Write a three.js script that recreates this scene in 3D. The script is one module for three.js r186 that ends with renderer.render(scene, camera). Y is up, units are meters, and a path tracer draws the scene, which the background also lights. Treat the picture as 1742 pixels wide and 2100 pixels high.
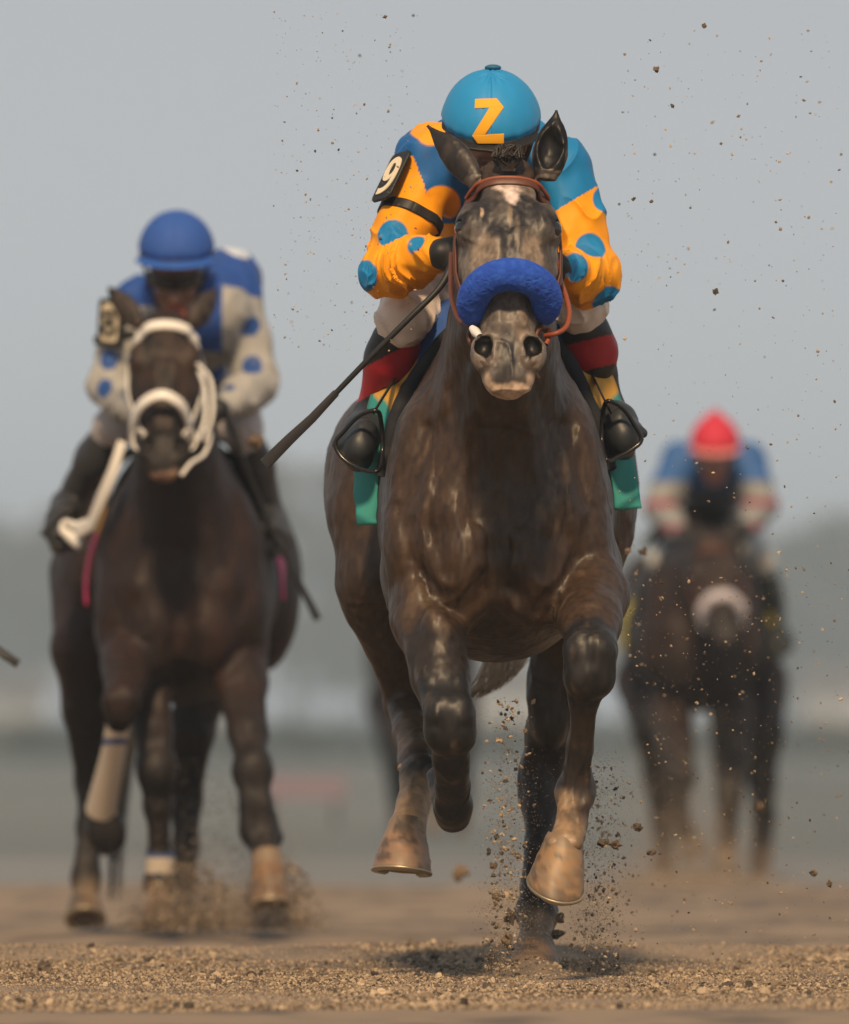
import * as THREE from 'three';
import { mergeGeometries } from 'three/addons/utils/BufferGeometryUtils.js';
import { FontLoader } from 'three/addons/loaders/FontLoader.js';

// ---------------------------------------------------------------- camera, sky, sun, exposure
const scene = new THREE.Scene();
const FPX = 25950, HORIZON = 1525, CAMY = 0.56, CAMZ = 30, MIDX = 871;      // focal length and horizon in photograph pixels (1742 x 2100)
const camera = new THREE.PerspectiveCamera(2 * Math.atan(1050 / FPX) * 180 / Math.PI, 1742 / 2100, 1, 5000);
camera.position.set(0, CAMY, CAMZ);
camera.lookAt(0, CAMY + Math.tan(Math.atan((HORIZON - 1050) / FPX)) * 100, CAMZ - 100);
camera.focus = 29.7; camera.userData.fStop = 4.7;
const renderer = new THREE.WebGLRenderer({ antialias: true });
renderer.toneMapping = THREE.LinearToneMapping; renderer.toneMappingExposure = 1.0;
renderer.shadowMap.enabled = true;

const SUN_AZ = -4, SUN_EL = 46;                                            // degrees from the camera's side, to the left
const sunDir = new THREE.Vector3(Math.sin(SUN_AZ * Math.PI / 180) * Math.cos(SUN_EL * Math.PI / 180), Math.sin(SUN_EL * Math.PI / 180), Math.cos(SUN_AZ * Math.PI / 180) * Math.cos(SUN_EL * Math.PI / 180));
const sun = new THREE.DirectionalLight(new THREE.Color(1, 0.71, 0.42), 4.4);
sun.position.copy(sunDir).multiplyScalar(60); sun.target.position.set(0, 1, -4); sun.castShadow = true; sun.shadow.radius = 11;
Object.assign(sun.shadow.camera, { left: -12, right: 12, top: 12, bottom: -12, near: 1, far: 160 }); sun.shadow.mapSize.set(4096, 4096);
scene.add(sun, sun.target);
{ // hazy overcast sky, computed as air only
  const W = 1024, Hh = 512, d = new Float32Array(W * Hh * 4);
  for (let j = 0; j < Hh; j++) for (let i = 0; i < W; i++) {
    const el = ((j + 0.5) / Hh - 0.5) * Math.PI, az = (i + 0.5) / W * 2 * Math.PI;
    const dir = [Math.cos(el) * Math.cos(az), Math.sin(el), Math.cos(el) * Math.sin(az)];
    const e = Math.max(0, el);
    let v = 0.715 + 0.02 * Math.exp(-e / 0.08) - 0.115 * Math.min(1, e / 0.062) - 0.31 * Math.pow(Math.sin(e), 0.6);
    v += 0.012 * Math.sin(dir[0] * 9 + 1.3 * Math.sin(dir[1] * 14)) * Math.sin(dir[2] * 7 + dir[1] * 11);
    const o = (j * W + i) * 4;
    d[o] = v * 0.94; d[o + 1] = v * 0.985; d[o + 2] = v * 1.035; d[o + 3] = 1;
    if (el < -0.02) { d[o] *= 0.6; d[o + 1] *= 0.57; d[o + 2] *= 0.52; }
  }
  const t = new THREE.DataTexture(d, W, Hh, THREE.RGBAFormat, THREE.FloatType);
  t.mapping = THREE.EquirectangularReflectionMapping; t.magFilter = THREE.LinearFilter; t.minFilter = THREE.LinearFilter; t.needsUpdate = true;
  scene.background = t; scene.environment = t;
}
scene.fog = new THREE.FogExp2(new THREE.Color(0.66, 0.83, 1.0), 0.0008);

// ---------------------------------------------------------------- helpers
const V = (x, y, z) => new THREE.Vector3(x, y, z);
const clamp = (x, a, b) => x < a ? a : x > b ? b : x, lerp = (a, b, t) => a + (b - a) * t;
const sstep = (a, b, x) => { const t = clamp((x - a) / (b - a), 0, 1); return t * t * (3 - 2 * t); };
function rng(seed) { let s = seed | 0; return () => { s = (s + 0x6d2b79f5) | 0; let t = Math.imul(s ^ (s >>> 15), 1 | s); t = (t + Math.imul(t ^ (t >>> 7), 61 | t)) ^ t; return ((t ^ (t >>> 14)) >>> 0) / 4294967296; }; }
const h3 = (i, j, k) => { let n = Math.imul(i, 374761393) ^ Math.imul(j, 668265263) ^ Math.imul(k, 1274126177); n = Math.imul(n ^ (n >>> 13), 1274126177); return ((n ^ (n >>> 16)) >>> 0) / 4294967296; };
function noise(x, y, z) {                                                   // value noise, -1..1
  const i = Math.floor(x), j = Math.floor(y), k = Math.floor(z); let u = x - i, v = y - j, w = z - k;
  u = u * u * (3 - 2 * u); v = v * v * (3 - 2 * v); w = w * w * (3 - 2 * w);
  const a = lerp(lerp(h3(i, j, k), h3(i + 1, j, k), u), lerp(h3(i, j + 1, k), h3(i + 1, j + 1, k), u), v);
  const b = lerp(lerp(h3(i, j, k + 1), h3(i + 1, j, k + 1), u), lerp(h3(i, j + 1, k + 1), h3(i + 1, j + 1, k + 1), u), v);
  return 2 * lerp(a, b, w) - 1;
}
const fbm = (x, y, z, o = 4) => { let s = 0, a = 0.5; for (let i = 0; i < o; i++) { s += a * noise(x, y, z); x = x * 2.03 + 7.1; y = y * 2.03 + 3.7; z = z * 2.03 + 1.9; a *= 0.5; } return s; };
// a photograph pixel at a given depth as a world point
const at = (px, py, z) => { const s = FPX / (CAMZ - z); return V((px - MIDX) / s, CAMY + (HORIZON - py) / s, z); };

const taken = {};
function numbered(n) { if (!(n in taken)) { taken[n] = 0; return n; } taken[n]++; return n + '_' + String(taken[n]).padStart(3, '0'); }
function tag(o, label, category, group, kind) { if (label) o.userData.label = label; if (category) o.userData.category = category; if (group) o.userData.group = group; if (kind) o.userData.kind = kind; return o; }
function thing(name, label, category, pos = [0, 0, 0], group) { const o = new THREE.Group(); o.name = numbered(name); o.position.set(...pos); scene.add(o); return tag(o, label, category, group); }
function part(name, geo, mat, parent, label) { const m = new THREE.Mesh(geo, mat); m.name = name; m.castShadow = m.receiveShadow = true; parent.add(m); if (label) m.userData.label = label; return m; }
function solo(name, geo, mat, label, category, group, kind) { const m = part(numbered(name), geo, mat, scene); return tag(m, label, category, group, kind); }

// ---------------------------------------------------------------- signed distance fields and their mesher
class Field {
  constructor() { this.p = []; this.disp = null; }
  add(f, k = 0.03, op = 0) { this.p.push({ f, k, op }); return this; }
  cap(a, b, ra, rb, k = 0.03, q = 1, qd = null, op = 0) {                     // tapered capsule; q > 1 thins it along the direction qd
    const ax = a.x, ay = a.y, az = a.z, bx = b.x - ax, by = b.y - ay, bz = b.z - az, bb = bx * bx + by * by + bz * bz || 1e-9;
    if (q === 1) return this.add((x, y, z) => {
      x -= ax; y -= ay; z -= az; const t = clamp((x * bx + y * by + z * bz) / bb, 0, 1);
      x -= bx * t; y -= by * t; z -= bz * t; return Math.sqrt(x * x + y * y + z * z) - (ra + (rb - ra) * t);
    }, k, op);
    const d = qd.clone().normalize(), e = q - 1, m = 1 / q;
    return this.add((x, y, z) => {
      x -= ax; y -= ay; z -= az; const t = clamp((x * bx + y * by + z * bz) / bb, 0, 1);
      x -= bx * t; y -= by * t; z -= bz * t; const c = (x * d.x + y * d.y + z * d.z) * e; x += d.x * c; y += d.y * c; z += d.z * c;
      return (Math.sqrt(x * x + y * y + z * z) - (ra + (rb - ra) * t)) * m;
    }, k, op);
  }
  ell(c, r, k = 0.03, q = null, op = 0) {                                       // ellipsoid, optionally turned by a quaternion
    const i = q ? q.clone().invert() : null, w = V(0, 0, 0);
    return this.add((x, y, z) => {
      x -= c.x; y -= c.y; z -= c.z; if (i) { w.set(x, y, z).applyQuaternion(i); x = w.x; y = w.y; z = w.z; }
      const a = x / r.x, b = y / r.y, d = z / r.z, k0 = Math.sqrt(a * a + b * b + d * d);
      const e = a / r.x, g = b / r.y, h = d / r.z, k1 = Math.sqrt(e * e + g * g + h * h); return k1 < 1e-9 ? -Math.min(r.x, r.y, r.z) : k0 * (k0 - 1) / k1;
    }, k, op);
  }
  // a body along an axis; stations [t, offset up, half width, height above, height below]
  loft(o, a, u, st, k = 0.03, op = 0) {
    a = a.clone().normalize(); u = u.clone().addScaledVector(a, -u.dot(a)).normalize(); const s = V(0, 0, 0).crossVectors(a, u), n = st.length, t0 = st[0][0], t1 = st[n - 1][0];
    return this.add((x, y, z) => {
      x -= o.x; y -= o.y; z -= o.z; const t = x * a.x + y * a.y + z * a.z, tc = clamp(t, t0, t1); let i = 0; while (i < n - 2 && tc > st[i + 1][0]) i++;
      const A = st[i], B = st[i + 1], P = st[Math.max(0, i - 1)], Q = st[Math.min(n - 1, i + 2)], L = B[0] - A[0], f = (tc - A[0]) / L, f2 = f * f, f3 = f2 * f;
      const c0 = 2 * f3 - 3 * f2 + 1, c1 = f3 - 2 * f2 + f, c2 = -2 * f3 + 3 * f2, c3 = f3 - f2;
      const g = (m) => c0 * A[m] + c2 * B[m] + L * (c1 * (B[m] - P[m]) / (B[0] - P[0] || 1) + c3 * (Q[m] - A[m]) / (Q[0] - A[0]));
      const v = x * u.x + y * u.y + z * u.z - g(1), sd = x * s.x + y * s.y + z * s.z, w = Math.max(0.004, g(2)), h = Math.max(0.004, v > 0 ? g(3) : g(4));
      const p = sd / w, q = v / h, k0 = Math.sqrt(p * p + q * q), e = p / w, r = q / h, k1 = Math.sqrt(e * e + r * r);
      let d = k1 < 1e-6 ? -Math.min(w, h) : k0 * (k0 - 1) / k1; const ex = Math.abs(t - tc); if (ex > 0) d = d > 0 ? Math.sqrt(d * d + ex * ex) : Math.max(d, ex); return d;
    }, k, op);
  }
  chain(pts, k = 0.02) { for (let i = 0; i + 1 < pts.length; i++) this.cap(pts[i][0], pts[i + 1][0], pts[i][1], pts[i + 1][1], k); return this; }
  eval(x, y, z, list = this.p) {
    let d = 1e3;
    for (const p of list) {
      const e = p.f(x, y, z), k = p.k;
      if (p.op === 0) { const h = k - Math.abs(d - e); d = Math.min(d, e) - (h > 0 ? h * h / (4 * k) : 0); }
      else { const m = -e, h = k - Math.abs(d - m); d = Math.max(d, m) + (h > 0 ? h * h / (4 * k) : 0); }
    }
    return this.disp && Math.abs(d) < 0.06 ? d + this.disp(x, y, z) : d;
  }
  // outermost surface point on the way from p along the unit direction
  hit(p, dir, reach = 1.5) { let t = 0; for (let i = 0; i < 200; i++) { const d = this.eval(p.x + dir.x * t, p.y + dir.y * t, p.z + dir.z * t); if (d < 0.0006) break; t += d * 0.7; if (t > reach) return null; } return p.clone().addScaledVector(dir, t); }
  grad(p, e = 0.004) { return V(this.eval(p.x + e, p.y, p.z) - this.eval(p.x - e, p.y, p.z), this.eval(p.x, p.y + e, p.z) - this.eval(p.x, p.y - e, p.z), this.eval(p.x, p.y, p.z + e) - this.eval(p.x, p.y, p.z - e)).normalize(); }
  // sparse surface nets
  mesh(lo, hi, h, color) {
    const B = 8, N = B + 1, nb = [0, 1, 2].map((c) => Math.ceil((hi[c] - lo[c]) / h / B) + 1), nx = nb[0] * B + 1, ny = nb[1] * B + 1;
    const half = B * h / 2, diag = half * 1.7321, val = new Float32Array(N * N * N), cells = new Map(), pos = [], nor = [], edges = [];
    const key = (i, j, k) => (k * ny + j) * nx + i;
    for (let bk = 0; bk < nb[2]; bk++) for (let bj = 0; bj < nb[1]; bj++) for (let bi = 0; bi < nb[0]; bi++) {
      const x0 = lo[0] + bi * B * h, y0 = lo[1] + bj * B * h, z0 = lo[2] + bk * B * h, cx = x0 + half, cy = y0 + half, cz = z0 + half;
      if (Math.abs(this.eval(cx, cy, cz)) > diag * 1.5 + 0.02) continue;
      let best = 1e3; const ds = this.p.map((p) => { const d = p.f(cx, cy, cz); if (p.op === 0 && d < best) best = d; return d; });
      const list = this.p.filter((p, n) => ds[n] < (p.op ? diag * 1.6 + p.k + 0.05 : Math.max(best, -diag) + 2.6 * diag + p.k + 0.03));
      if (!list.length) continue;
      let any = 0;
      for (let k = 0, n = 0; k < N; k++) for (let j = 0; j < N; j++) for (let i = 0; i < N; i++, n++) { const d = this.eval(x0 + i * h, y0 + j * h, z0 + k * h, list); val[n] = d; any |= d < 0 ? 1 : 2; }
      if (any !== 3) continue;
      for (let k = 0; k < B; k++) for (let j = 0; j < B; j++) for (let i = 0; i < B; i++) {
        const n = (k * N + j) * N + i, c = [val[n], val[n + 1], val[n + N], val[n + N + 1], val[n + N * N], val[n + N * N + 1], val[n + N * N + N], val[n + N * N + N + 1]];
        let m = 0; for (let q = 0; q < 8; q++) if (c[q] < 0) m |= 1 << q;
        const gi = bi * B + i, gj = bj * B + j, gk = bk * B + k;
        if (m !== 0 && m !== 255) {
          let sx = 0, sy = 0, sz = 0, cnt = 0;
          for (let ax = 0; ax < 3; ax++) for (let q = 0; q < 8; q++) { const r = q | (1 << ax); if (r === q || ((m >> q) & 1) === ((m >> r) & 1)) continue; const t = c[q] / (c[q] - c[r]); sx += (q & 1) + (ax === 0 ? t : 0); sy += ((q >> 1) & 1) + (ax === 1 ? t : 0); sz += (q >> 2) + (ax === 2 ? t : 0); cnt++; }
          sx /= cnt; sy /= cnt; sz /= cnt; cells.set(key(gi, gj, gk), pos.length / 3); pos.push(x0 + (i + sx) * h, y0 + (j + sy) * h, z0 + (k + sz) * h);
          const L2 = (a, b, s, t, A, C, D, E) => lerp(lerp(b - a, D - A, s), lerp(0, 0, 0), 0);
          const gx = lerp(lerp(c[1] - c[0], c[3] - c[2], sy), lerp(c[5] - c[4], c[7] - c[6], sy), sz), gy = lerp(lerp(c[2] - c[0], c[3] - c[1], sx), lerp(c[6] - c[4], c[7] - c[5], sx), sz), gz = lerp(lerp(c[4] - c[0], c[5] - c[1], sx), lerp(c[6] - c[2], c[7] - c[3], sx), sy), gl = Math.hypot(gx, gy, gz) || 1;
          nor.push(gx / gl, gy / gl, gz / gl);
        }
        const s0 = m & 1;
        if (s0 !== ((m >> 1) & 1)) edges.push(gi, gj, gk, 0, s0); if (s0 !== ((m >> 2) & 1)) edges.push(gi, gj, gk, 1, s0); if (s0 !== ((m >> 4) & 1)) edges.push(gi, gj, gk, 2, s0);
      }
    }
    const idx = [];
    for (let e = 0; e < edges.length; e += 5) {
      const [i, j, k, ax, s] = [edges[e], edges[e + 1], edges[e + 2], edges[e + 3], edges[e + 4]];
      const q = ax === 0 ? [key(i, j - 1, k - 1), key(i, j, k - 1), key(i, j, k), key(i, j - 1, k)] : ax === 1 ? [key(i - 1, j, k - 1), key(i - 1, j, k), key(i, j, k), key(i, j, k - 1)] : [key(i - 1, j - 1, k), key(i, j - 1, k), key(i, j, k), key(i - 1, j, k)];
      const v = q.map((c) => cells.get(c)); if (v.some((c) => c === undefined)) continue;
      if (s) idx.push(v[0], v[1], v[2], v[0], v[2], v[3]); else idx.push(v[0], v[2], v[1], v[0], v[3], v[2]);
    }
    const g = new THREE.BufferGeometry(); g.setAttribute('position', new THREE.Float32BufferAttribute(pos, 3)); g.setAttribute('normal', new THREE.Float32BufferAttribute(nor, 3)); g.setIndex(idx);
    if (color) paint(g, color);
    return g;
  }
}
function paint(g, color) {
  const p = g.attributes.position, n = g.attributes.normal, c = new Float32Array(p.count * 3), o = [0, 0, 0];
  for (let i = 0; i < p.count; i++) { color(o, p.getX(i), p.getY(i), p.getZ(i), n ? n.getX(i) : 0, n ? n.getY(i) : 0, n ? n.getZ(i) : 1); c[3 * i] = Math.max(0, o[0]); c[3 * i + 1] = Math.max(0, o[1]); c[3 * i + 2] = Math.max(0, o[2]); }
  g.setAttribute('color', new THREE.BufferAttribute(c, 3)); return g;
}
const mix3 = (o, c, t) => { t = clamp(t, 0, 1); o[0] += (c[0] - o[0]) * t; o[1] += (c[1] - o[1]) * t; o[2] += (c[2] - o[2]) * t; };
const set3 = (o, c) => { o[0] = c[0]; o[1] = c[1]; o[2] = c[2]; };
function bare(gs) { return mergeGeometries(gs.map((g) => { g = g.index ? g : g.clone(); const r = new THREE.BufferGeometry(); r.setAttribute('position', g.attributes.position); r.setAttribute('normal', g.attributes.normal); if (g.attributes.color) r.setAttribute('color', g.attributes.color); if (g.index) r.setIndex(g.index); else r.setIndex([...Array(g.attributes.position.count).keys()]); return r; })); }
// round tube through points; radius may be a function of t
function tube(pts, r, seg = 24, sides = 8, closed = false) {
  const c = new THREE.CatmullRomCurve3(pts, closed, 'centripetal'), g = new THREE.TubeGeometry(c, seg, 1, sides, closed), p = g.attributes.position, n = g.attributes.normal, R = typeof r === 'function' ? r : () => r;
  for (let i = 0; i <= seg; i++) { const ctr = c.getPointAt(i / seg), rad = R(i / seg); for (let j = 0; j <= sides; j++) { const k = i * (sides + 1) + j; p.setXYZ(k, ctr.x + n.getX(k) * rad, ctr.y + n.getY(k) * rad, ctr.z + n.getZ(k) * rad); } }
  return g;
}
// flat strap through points with its flat side along normals
function ribbon(pts, nrm, width, thick) {
  const pos = [], idx = [], n = pts.length, T = V(0, 0, 0), S = V(0, 0, 0);
  for (let i = 0; i < n; i++) {
    T.subVectors(pts[Math.min(n - 1, i + 1)], pts[Math.max(0, i - 1)]).normalize(); const N = nrm[i].clone().addScaledVector(T, -nrm[i].dot(T)).normalize(); S.crossVectors(T, N);
    const w = (typeof width === 'function' ? width(i / (n - 1)) : width) / 2;
    for (const [a, b] of [[-0.8, 0], [-1, 0.35], [-0.8, 1], [0.8, 1], [1, 0.35], [0.8, 0]]) { const v = pts[i].clone().addScaledVector(S, a * w).addScaledVector(N, (b - 0.3) * thick); pos.push(v.x, v.y, v.z); }
    if (i) for (let j = 0; j < 6; j++) { const a = (i - 1) * 6 + j, b = (i - 1) * 6 + (j + 1) % 6; idx.push(a, b, a + 6, b, b + 6, a + 6); }
  }
  const e = (n - 1) * 6; for (let j = 1; j < 5; j++) { idx.push(0, j + 1, j); idx.push(e, e + j, e + j + 1); }
  const g = new THREE.BufferGeometry(); g.setAttribute('position', new THREE.Float32BufferAttribute(pos, 3)); g.setIndex(idx); g.computeVertexNormals(); return g;
}
// a grid surface from f(u, v) -> Vector3, given thickness along its normal
function sheet(f, nu, nv, thick, color) {
  const P = [], pos = [], idx = [], col = [], o = [0, 0, 0];
  for (let i = 0; i <= nu; i++) for (let j = 0; j <= nv; j++) P.push(f(i / nu, j / nv));
  const w = nv + 1, N = P.map((p, n) => { const i = Math.floor(n / w), j = n % w; const a = P[Math.min(nu, i + 1) * w + j].clone().sub(P[Math.max(0, i - 1) * w + j]), b = P[i * w + Math.min(nv, j + 1)].clone().sub(P[i * w + Math.max(0, j - 1)]); return a.cross(b).normalize(); });
  for (const s of [1, 0]) P.forEach((p, n) => { const v = p.clone().addScaledVector(N[n], s * thick); pos.push(v.x, v.y, v.z); if (color) { color(o, Math.floor(n / w) / nu, (n % w) / nv, v); col.push(...o); } });
  const M = P.length, q = (a, b, c, d) => idx.push(a, b, c, a, c, d);
  for (let i = 0; i < nu; i++) for (let j = 0; j < nv; j++) { const a = i * w + j; q(a, a + w, a + w + 1, a + 1); q(M + a, M + a + 1, M + a + w + 1, M + a + w); }
  for (let i = 0; i < nu; i++) { const a = i * w, b = a + nv; q(a, M + a, M + a + w, a + w); q(b, b + w, M + b + w, M + b); }
  for (let j = 0; j < nv; j++) { const a = j, b = nu * w + j; q(a, a + 1, M + a + 1, M + a); q(b, M + b, M + b + 1, b + 1); }
  const g = new THREE.BufferGeometry(); g.setAttribute('position', new THREE.Float32BufferAttribute(pos, 3)); if (color) g.setAttribute('color', new THREE.Float32BufferAttribute(col, 3)); g.setIndex(idx); g.computeVertexNormals(); return g;
}
const std = (c, rough = 0.7, more = {}) => new THREE.MeshPhysicalMaterial({ color: new THREE.Color(...c), roughness: rough, ...more });
const vcol = (rough = 0.7, more = {}) => new THREE.MeshPhysicalMaterial({ vertexColors: true, roughness: rough, ...more });
const M = {
  coat: vcol(0.46, { specularIntensity: 0.75 }),
  coatFar: vcol(0.55, { specularIntensity: 0.45 }),
  cloth: vcol(0.6, { sheen: 0.35, sheenColor: new THREE.Color(0.3, 0.3, 0.3), sheenRoughness: 0.5, specularIntensity: 0.6 }),
  skin: vcol(0.55), hoof: vcol(0.5), gloss: std([0.012, 0.014, 0.017], 0.25), black: std([0.010, 0.010, 0.011], 0.55), eye: std([0.008, 0.006, 0.005], 0.05, { clearcoat: 1 }),
  hair: vcol(0.5), steel: std([0.55, 0.55, 0.57], 0.3, { metalness: 1 }), leather: std([0.1, 0.03, 0.014], 0.5), orange: std([0.26, 0.06, 0.022], 0.5), shoe: std([0.42, 0.36, 0.26], 0.45, { metalness: 0.8 }),
};

// ---------------------------------------------------------------- horses
function hoofGeo(C, S, f, rx0, rx1, slant, cols, seed) {                        // coronet centre, sole centre, toe direction, half widths
  const a = S.clone().sub(C), L = a.length(); a.normalize(); f = f.clone().addScaledVector(a, -f.dot(a)).normalize(); const r = V(0, 0, 0).crossVectors(a, f).negate(), n = 36, m = 14, pos = [], idx = [];
  const ring = (t, s, dep = 0) => { for (let i = 0; i < n; i++) { const th = i / n * 2 * Math.PI, c = Math.cos(th), q = Math.sin(th), w = lerp(rx0, rx1, 0.55 * t + 0.45 * Math.sin(t * 1.57)) * s * (q < -0.4 ? 0.97 : 1), d = w * (q > 0 ? 1.05 : 0.92), jig = 1 + 0.05 * Math.exp(-Math.pow((t - 0.04) / 0.06, 2)) + 0.022 * noise(c * 3 + seed, q * 3, t * 9) + 0.012 * noise(c * 9 + seed, q * 9, t * 24); const ax = t * L + slant * q * (0.25 + 0.75 * t) + dep + 0.0015 * Math.sin(t * 22) ; const p = C.clone().addScaledVector(a, ax).addScaledVector(r, c * w * jig).addScaledVector(f, q * d * jig); pos.push(p.x, p.y, p.z); } };
  ring(0, 0.9, -0.012); for (let i = 0; i <= m; i++) ring(i / m, 1); ring(1, 0.985, 0.005); ring(1, 0.8, 0.003); ring(1, 0.55, -0.012); ring(1, 0.1, -0.014);
  const R = pos.length / 3 / n; for (let i = 0; i + 1 < R; i++) for (let j = 0; j < n; j++) { const A = i * n + j, B = i * n + (j + 1) % n; idx.push(A, B, A + n, B, B + n, A + n); }
  const g = new THREE.BufferGeometry(); g.setAttribute('position', new THREE.Float32BufferAttribute(pos, 3)); g.setIndex(idx); g.computeVertexNormals();
  return paint(g, (o, x, y, z) => { const t = (x - C.x) * a.x + (y - C.y) * a.y + (z - C.z) * a.z; set3(o, cols[0]); mix3(o, cols[1], sstep(-0.3, 0.5, fbm(x * 30 + seed, y * 16, z * 30, 3)) * 0.8); mix3(o, [0.10, 0.07, 0.045], 0.5 * sstep(0.15, 0.4, noise(x * 18, y * 60 + seed, z * 18))); if (t < L * 0.34) mix3(o, cols[2] ?? [0.2, 0.15, 0.1], 0.7 * sstep(L * 0.34, L * 0.26, t + 0.006 * noise(x * 50, y * 50, z * 50))); mix3(o, [0.22, 0.16, 0.105], 0.7 * sstep(0.05, 0.3, fbm(x * 50, y * 50, z * 50, 3))); mix3(o, [0.055, 0.04, 0.028], 0.8 * sstep(0.12, 0.34, fbm(x * 34 + 9, y * 34, z * 34 + seed, 4))); if (t > L * 1.3) mix3(o, [0.05, 0.04, 0.03], 0.6); });
}
function shoeGeo(C, S, f, rx1, slant) {
  const a = S.clone().sub(C), L = a.length(); a.normalize(); f = f.clone().addScaledVector(a, -f.dot(a)).normalize(); const r = V(0, 0, 0).crossVectors(a, f).negate(), pts = [];
  for (let i = 0; i <= 20; i++) { const th = lerp(-0.3, 1.3, i / 20) * Math.PI, c = Math.cos(th), q = Math.sin(th); pts.push(S.clone().addScaledVector(a, slant * q + 0.006).addScaledVector(r, c * rx1 * 0.93).addScaledVector(f, q * rx1 * (q > 0 ? 1.0 : 0.86))); }
  return ribbon(pts, pts.map(() => a), 0.018, 0.008);
}
// S: z0, cx, joints in photograph pixels with depth; everything is built in the horse's own frame
function makeHorse(S) {
  const base = at(S.cx, 1525, S.z0); base.y = 0;
  const J = (px, py, z) => at(px, py, S.z0 + z).sub(base), root = thing('race_horse', S.label, 'horse', base.toArray());
  const B = new Field(), dy = S.dy ?? 0, W = S.wide ?? 1;
  // trunk, breast, shoulders and haunches
  B.loft(V(0, 0, 0.08), V(0, 0, -1), V(0, 1, 0), [[0, 1.06, 0.05, 0.1, 0.1], [0.06, 1.08, 0.15, 0.22, 0.2], [0.15, 1.09, 0.215, 0.32, 0.28], [0.3, 1.08, 0.25, 0.42, 0.31], [0.5, 1.075, 0.268, 0.485, 0.32], [0.8, 1.09, 0.285, 0.44, 0.3], [1.1, 1.13, 0.285, 0.39, 0.28], [1.35, 1.16, 0.25, 0.35, 0.24], [1.6, 1.17, 0.23, 0.33, 0.2], [1.8, 1.2, 0.2, 0.27, 0.2], [1.92, 1.16, 0.1, 0.15, 0.16]].map((s) => [s[0], s[1] + dy, s[2] * W, s[3], s[4]]), 0.06);
  for (const s of [-1, 1]) {
    B.ell(V(s * 0.165 * W, 1.13 + dy, -0.13), V(0.095, 0.27, 0.15), 0.07); B.ell(V(s * 0.085 * W, 0.99 + dy, 0.02), V(0.09, 0.15, 0.085), 0.045); B.ell(V(s * 0.2 * W, 1.03 + dy, -0.05), V(0.065, 0.12, 0.09), 0.05);
    B.cap(V(s * 0.055, 1.4 + dy, -0.02), V(s * 0.12, 1.12 + dy, 0.03), 0.05, 0.055, 0.06);
    B.ell(V(s * 0.14, 1.24 + dy, -1.32), V(0.15, 0.2, 0.3), 0.08);
  }
  B.cap(V(0, 1.2 + dy, 0.07), V(0, 0.86 + dy, 0.1), 0.012, 0.012, 0.05, 1, null, 1);
  for (const e of S.extra ?? []) B.ell(J(...e[0]), V(...e[1]), e[2] ?? 0.06);
  // neck
  const poll = J(...S.poll), chin = J(...S.chin), n0 = V(0, 1.27 + dy, -0.26), na = poll.clone().sub(n0), NL = na.length(); na.normalize();
  B.loft(n0, na, V(0, 0.7, -0.7), [[-0.18, 0.25, 0.15, 0.2, 0.33], [0, 0, 0.185, 0.28, 0.32], [0.2, 0, 0.158, 0.25, 0.29], [0.42, 0, 0.13, 0.2, 0.23], [0.66, 0, 0.105, 0.15, 0.16], [0.85, 0, 0.085, 0.11, 0.12], [1.0, 0, 0.06, 0.05, 0.07]].map((s) => [s[0] * NL * (s[0] > 0 ? 1 : 1), s[1], s[2], s[3], s[4]]), 0.08);
  // legs
  const hoofs = [];
  for (const L of S.legs) {
    const p = L.pts.map((q) => [J(q[0], q[1], q[2]), q[3]]); B.chain(p, L.k ?? 0.035); for (let i = 0; i + 1 < p.length; i++) if (p[i][1] < 0.085 && !S.plain) for (const s of [-1, 1]) { const o = (r) => V(s * 0.52 * r, 0, 0.6 * r); B.cap(p[i][0].clone().add(o(p[i][1])), p[i + 1][0].clone().add(o(p[i + 1][1])), p[i][1] * 0.46, p[i + 1][1] * 0.44, 0.007); }
    for (const e of L.bulge ?? []) B.ell(J(e[0], e[1], e[2]), V(...e[3]), e[4] ?? 0.03);
    if (L.hoof) hoofs.push(L.hoof);
  }
  B.disp = (x, y, z) => 0.0035 * noise(x * 9 + 4, y * 7, z * 9) + 0.0022 * noise(x * 26, y * 19, z * 26) + 0.0011 * noise(x * 90, y * 45, z * 90) + (S.vein ?? 0.003) * Math.max(0, 1 - 9 * Math.abs(noise(x * 8 + 2, y * 5 + 1, z * 8))) * -1;
  const CR = (S.creases ?? []).flatMap((l) => l.slice(1).map((b, i) => [l[i], b])), d0 = B.disp;
  if (CR.length) B.disp = (x, y, z) => { const d = d0(x, y, z); if (z < -0.5) return d; let m = 1; for (const [a, b] of CR) { const ux = b[0] - a[0], uy = b[1] - a[1], t = clamp(((x - a[0]) * ux + (y - a[1]) * uy) / (ux * ux + uy * uy), 0, 1); m = Math.min(m, Math.hypot(x - a[0] - ux * t, y - a[1] - uy * t)); } m += 0.014 * noise(x * 14, y * 11, z * 14) + 0.006 * noise(x * 34, y * 28, z * 34); return m > 0.12 ? d : d + 0.0088 * Math.exp(-Math.pow(m / 0.022, 2)) - 0.0045 * Math.exp(-Math.pow((m - 0.055) / 0.026, 2)); };
  const lo = S.lo ?? [-0.55, -0.02, -2.05], hi = S.hi ?? [0.55, 2.0, 0.6];
  const gb = B.mesh(lo, hi, S.cell, S.coat);
  // head with its ears on a finer grid
  const D = new Field(), ha = chin.clone().sub(poll).normalize(), HL = chin.distanceTo(poll) / 0.62, hs = V(Math.cos(S.roll ?? 0), Math.sin(S.roll ?? 0), 0); hs.addScaledVector(ha, -hs.dot(ha)).normalize();
  const hu = V(0, 0, 0).crossVectors(hs, ha).negate(); if (hu.z < 0) hu.negate();
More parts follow.
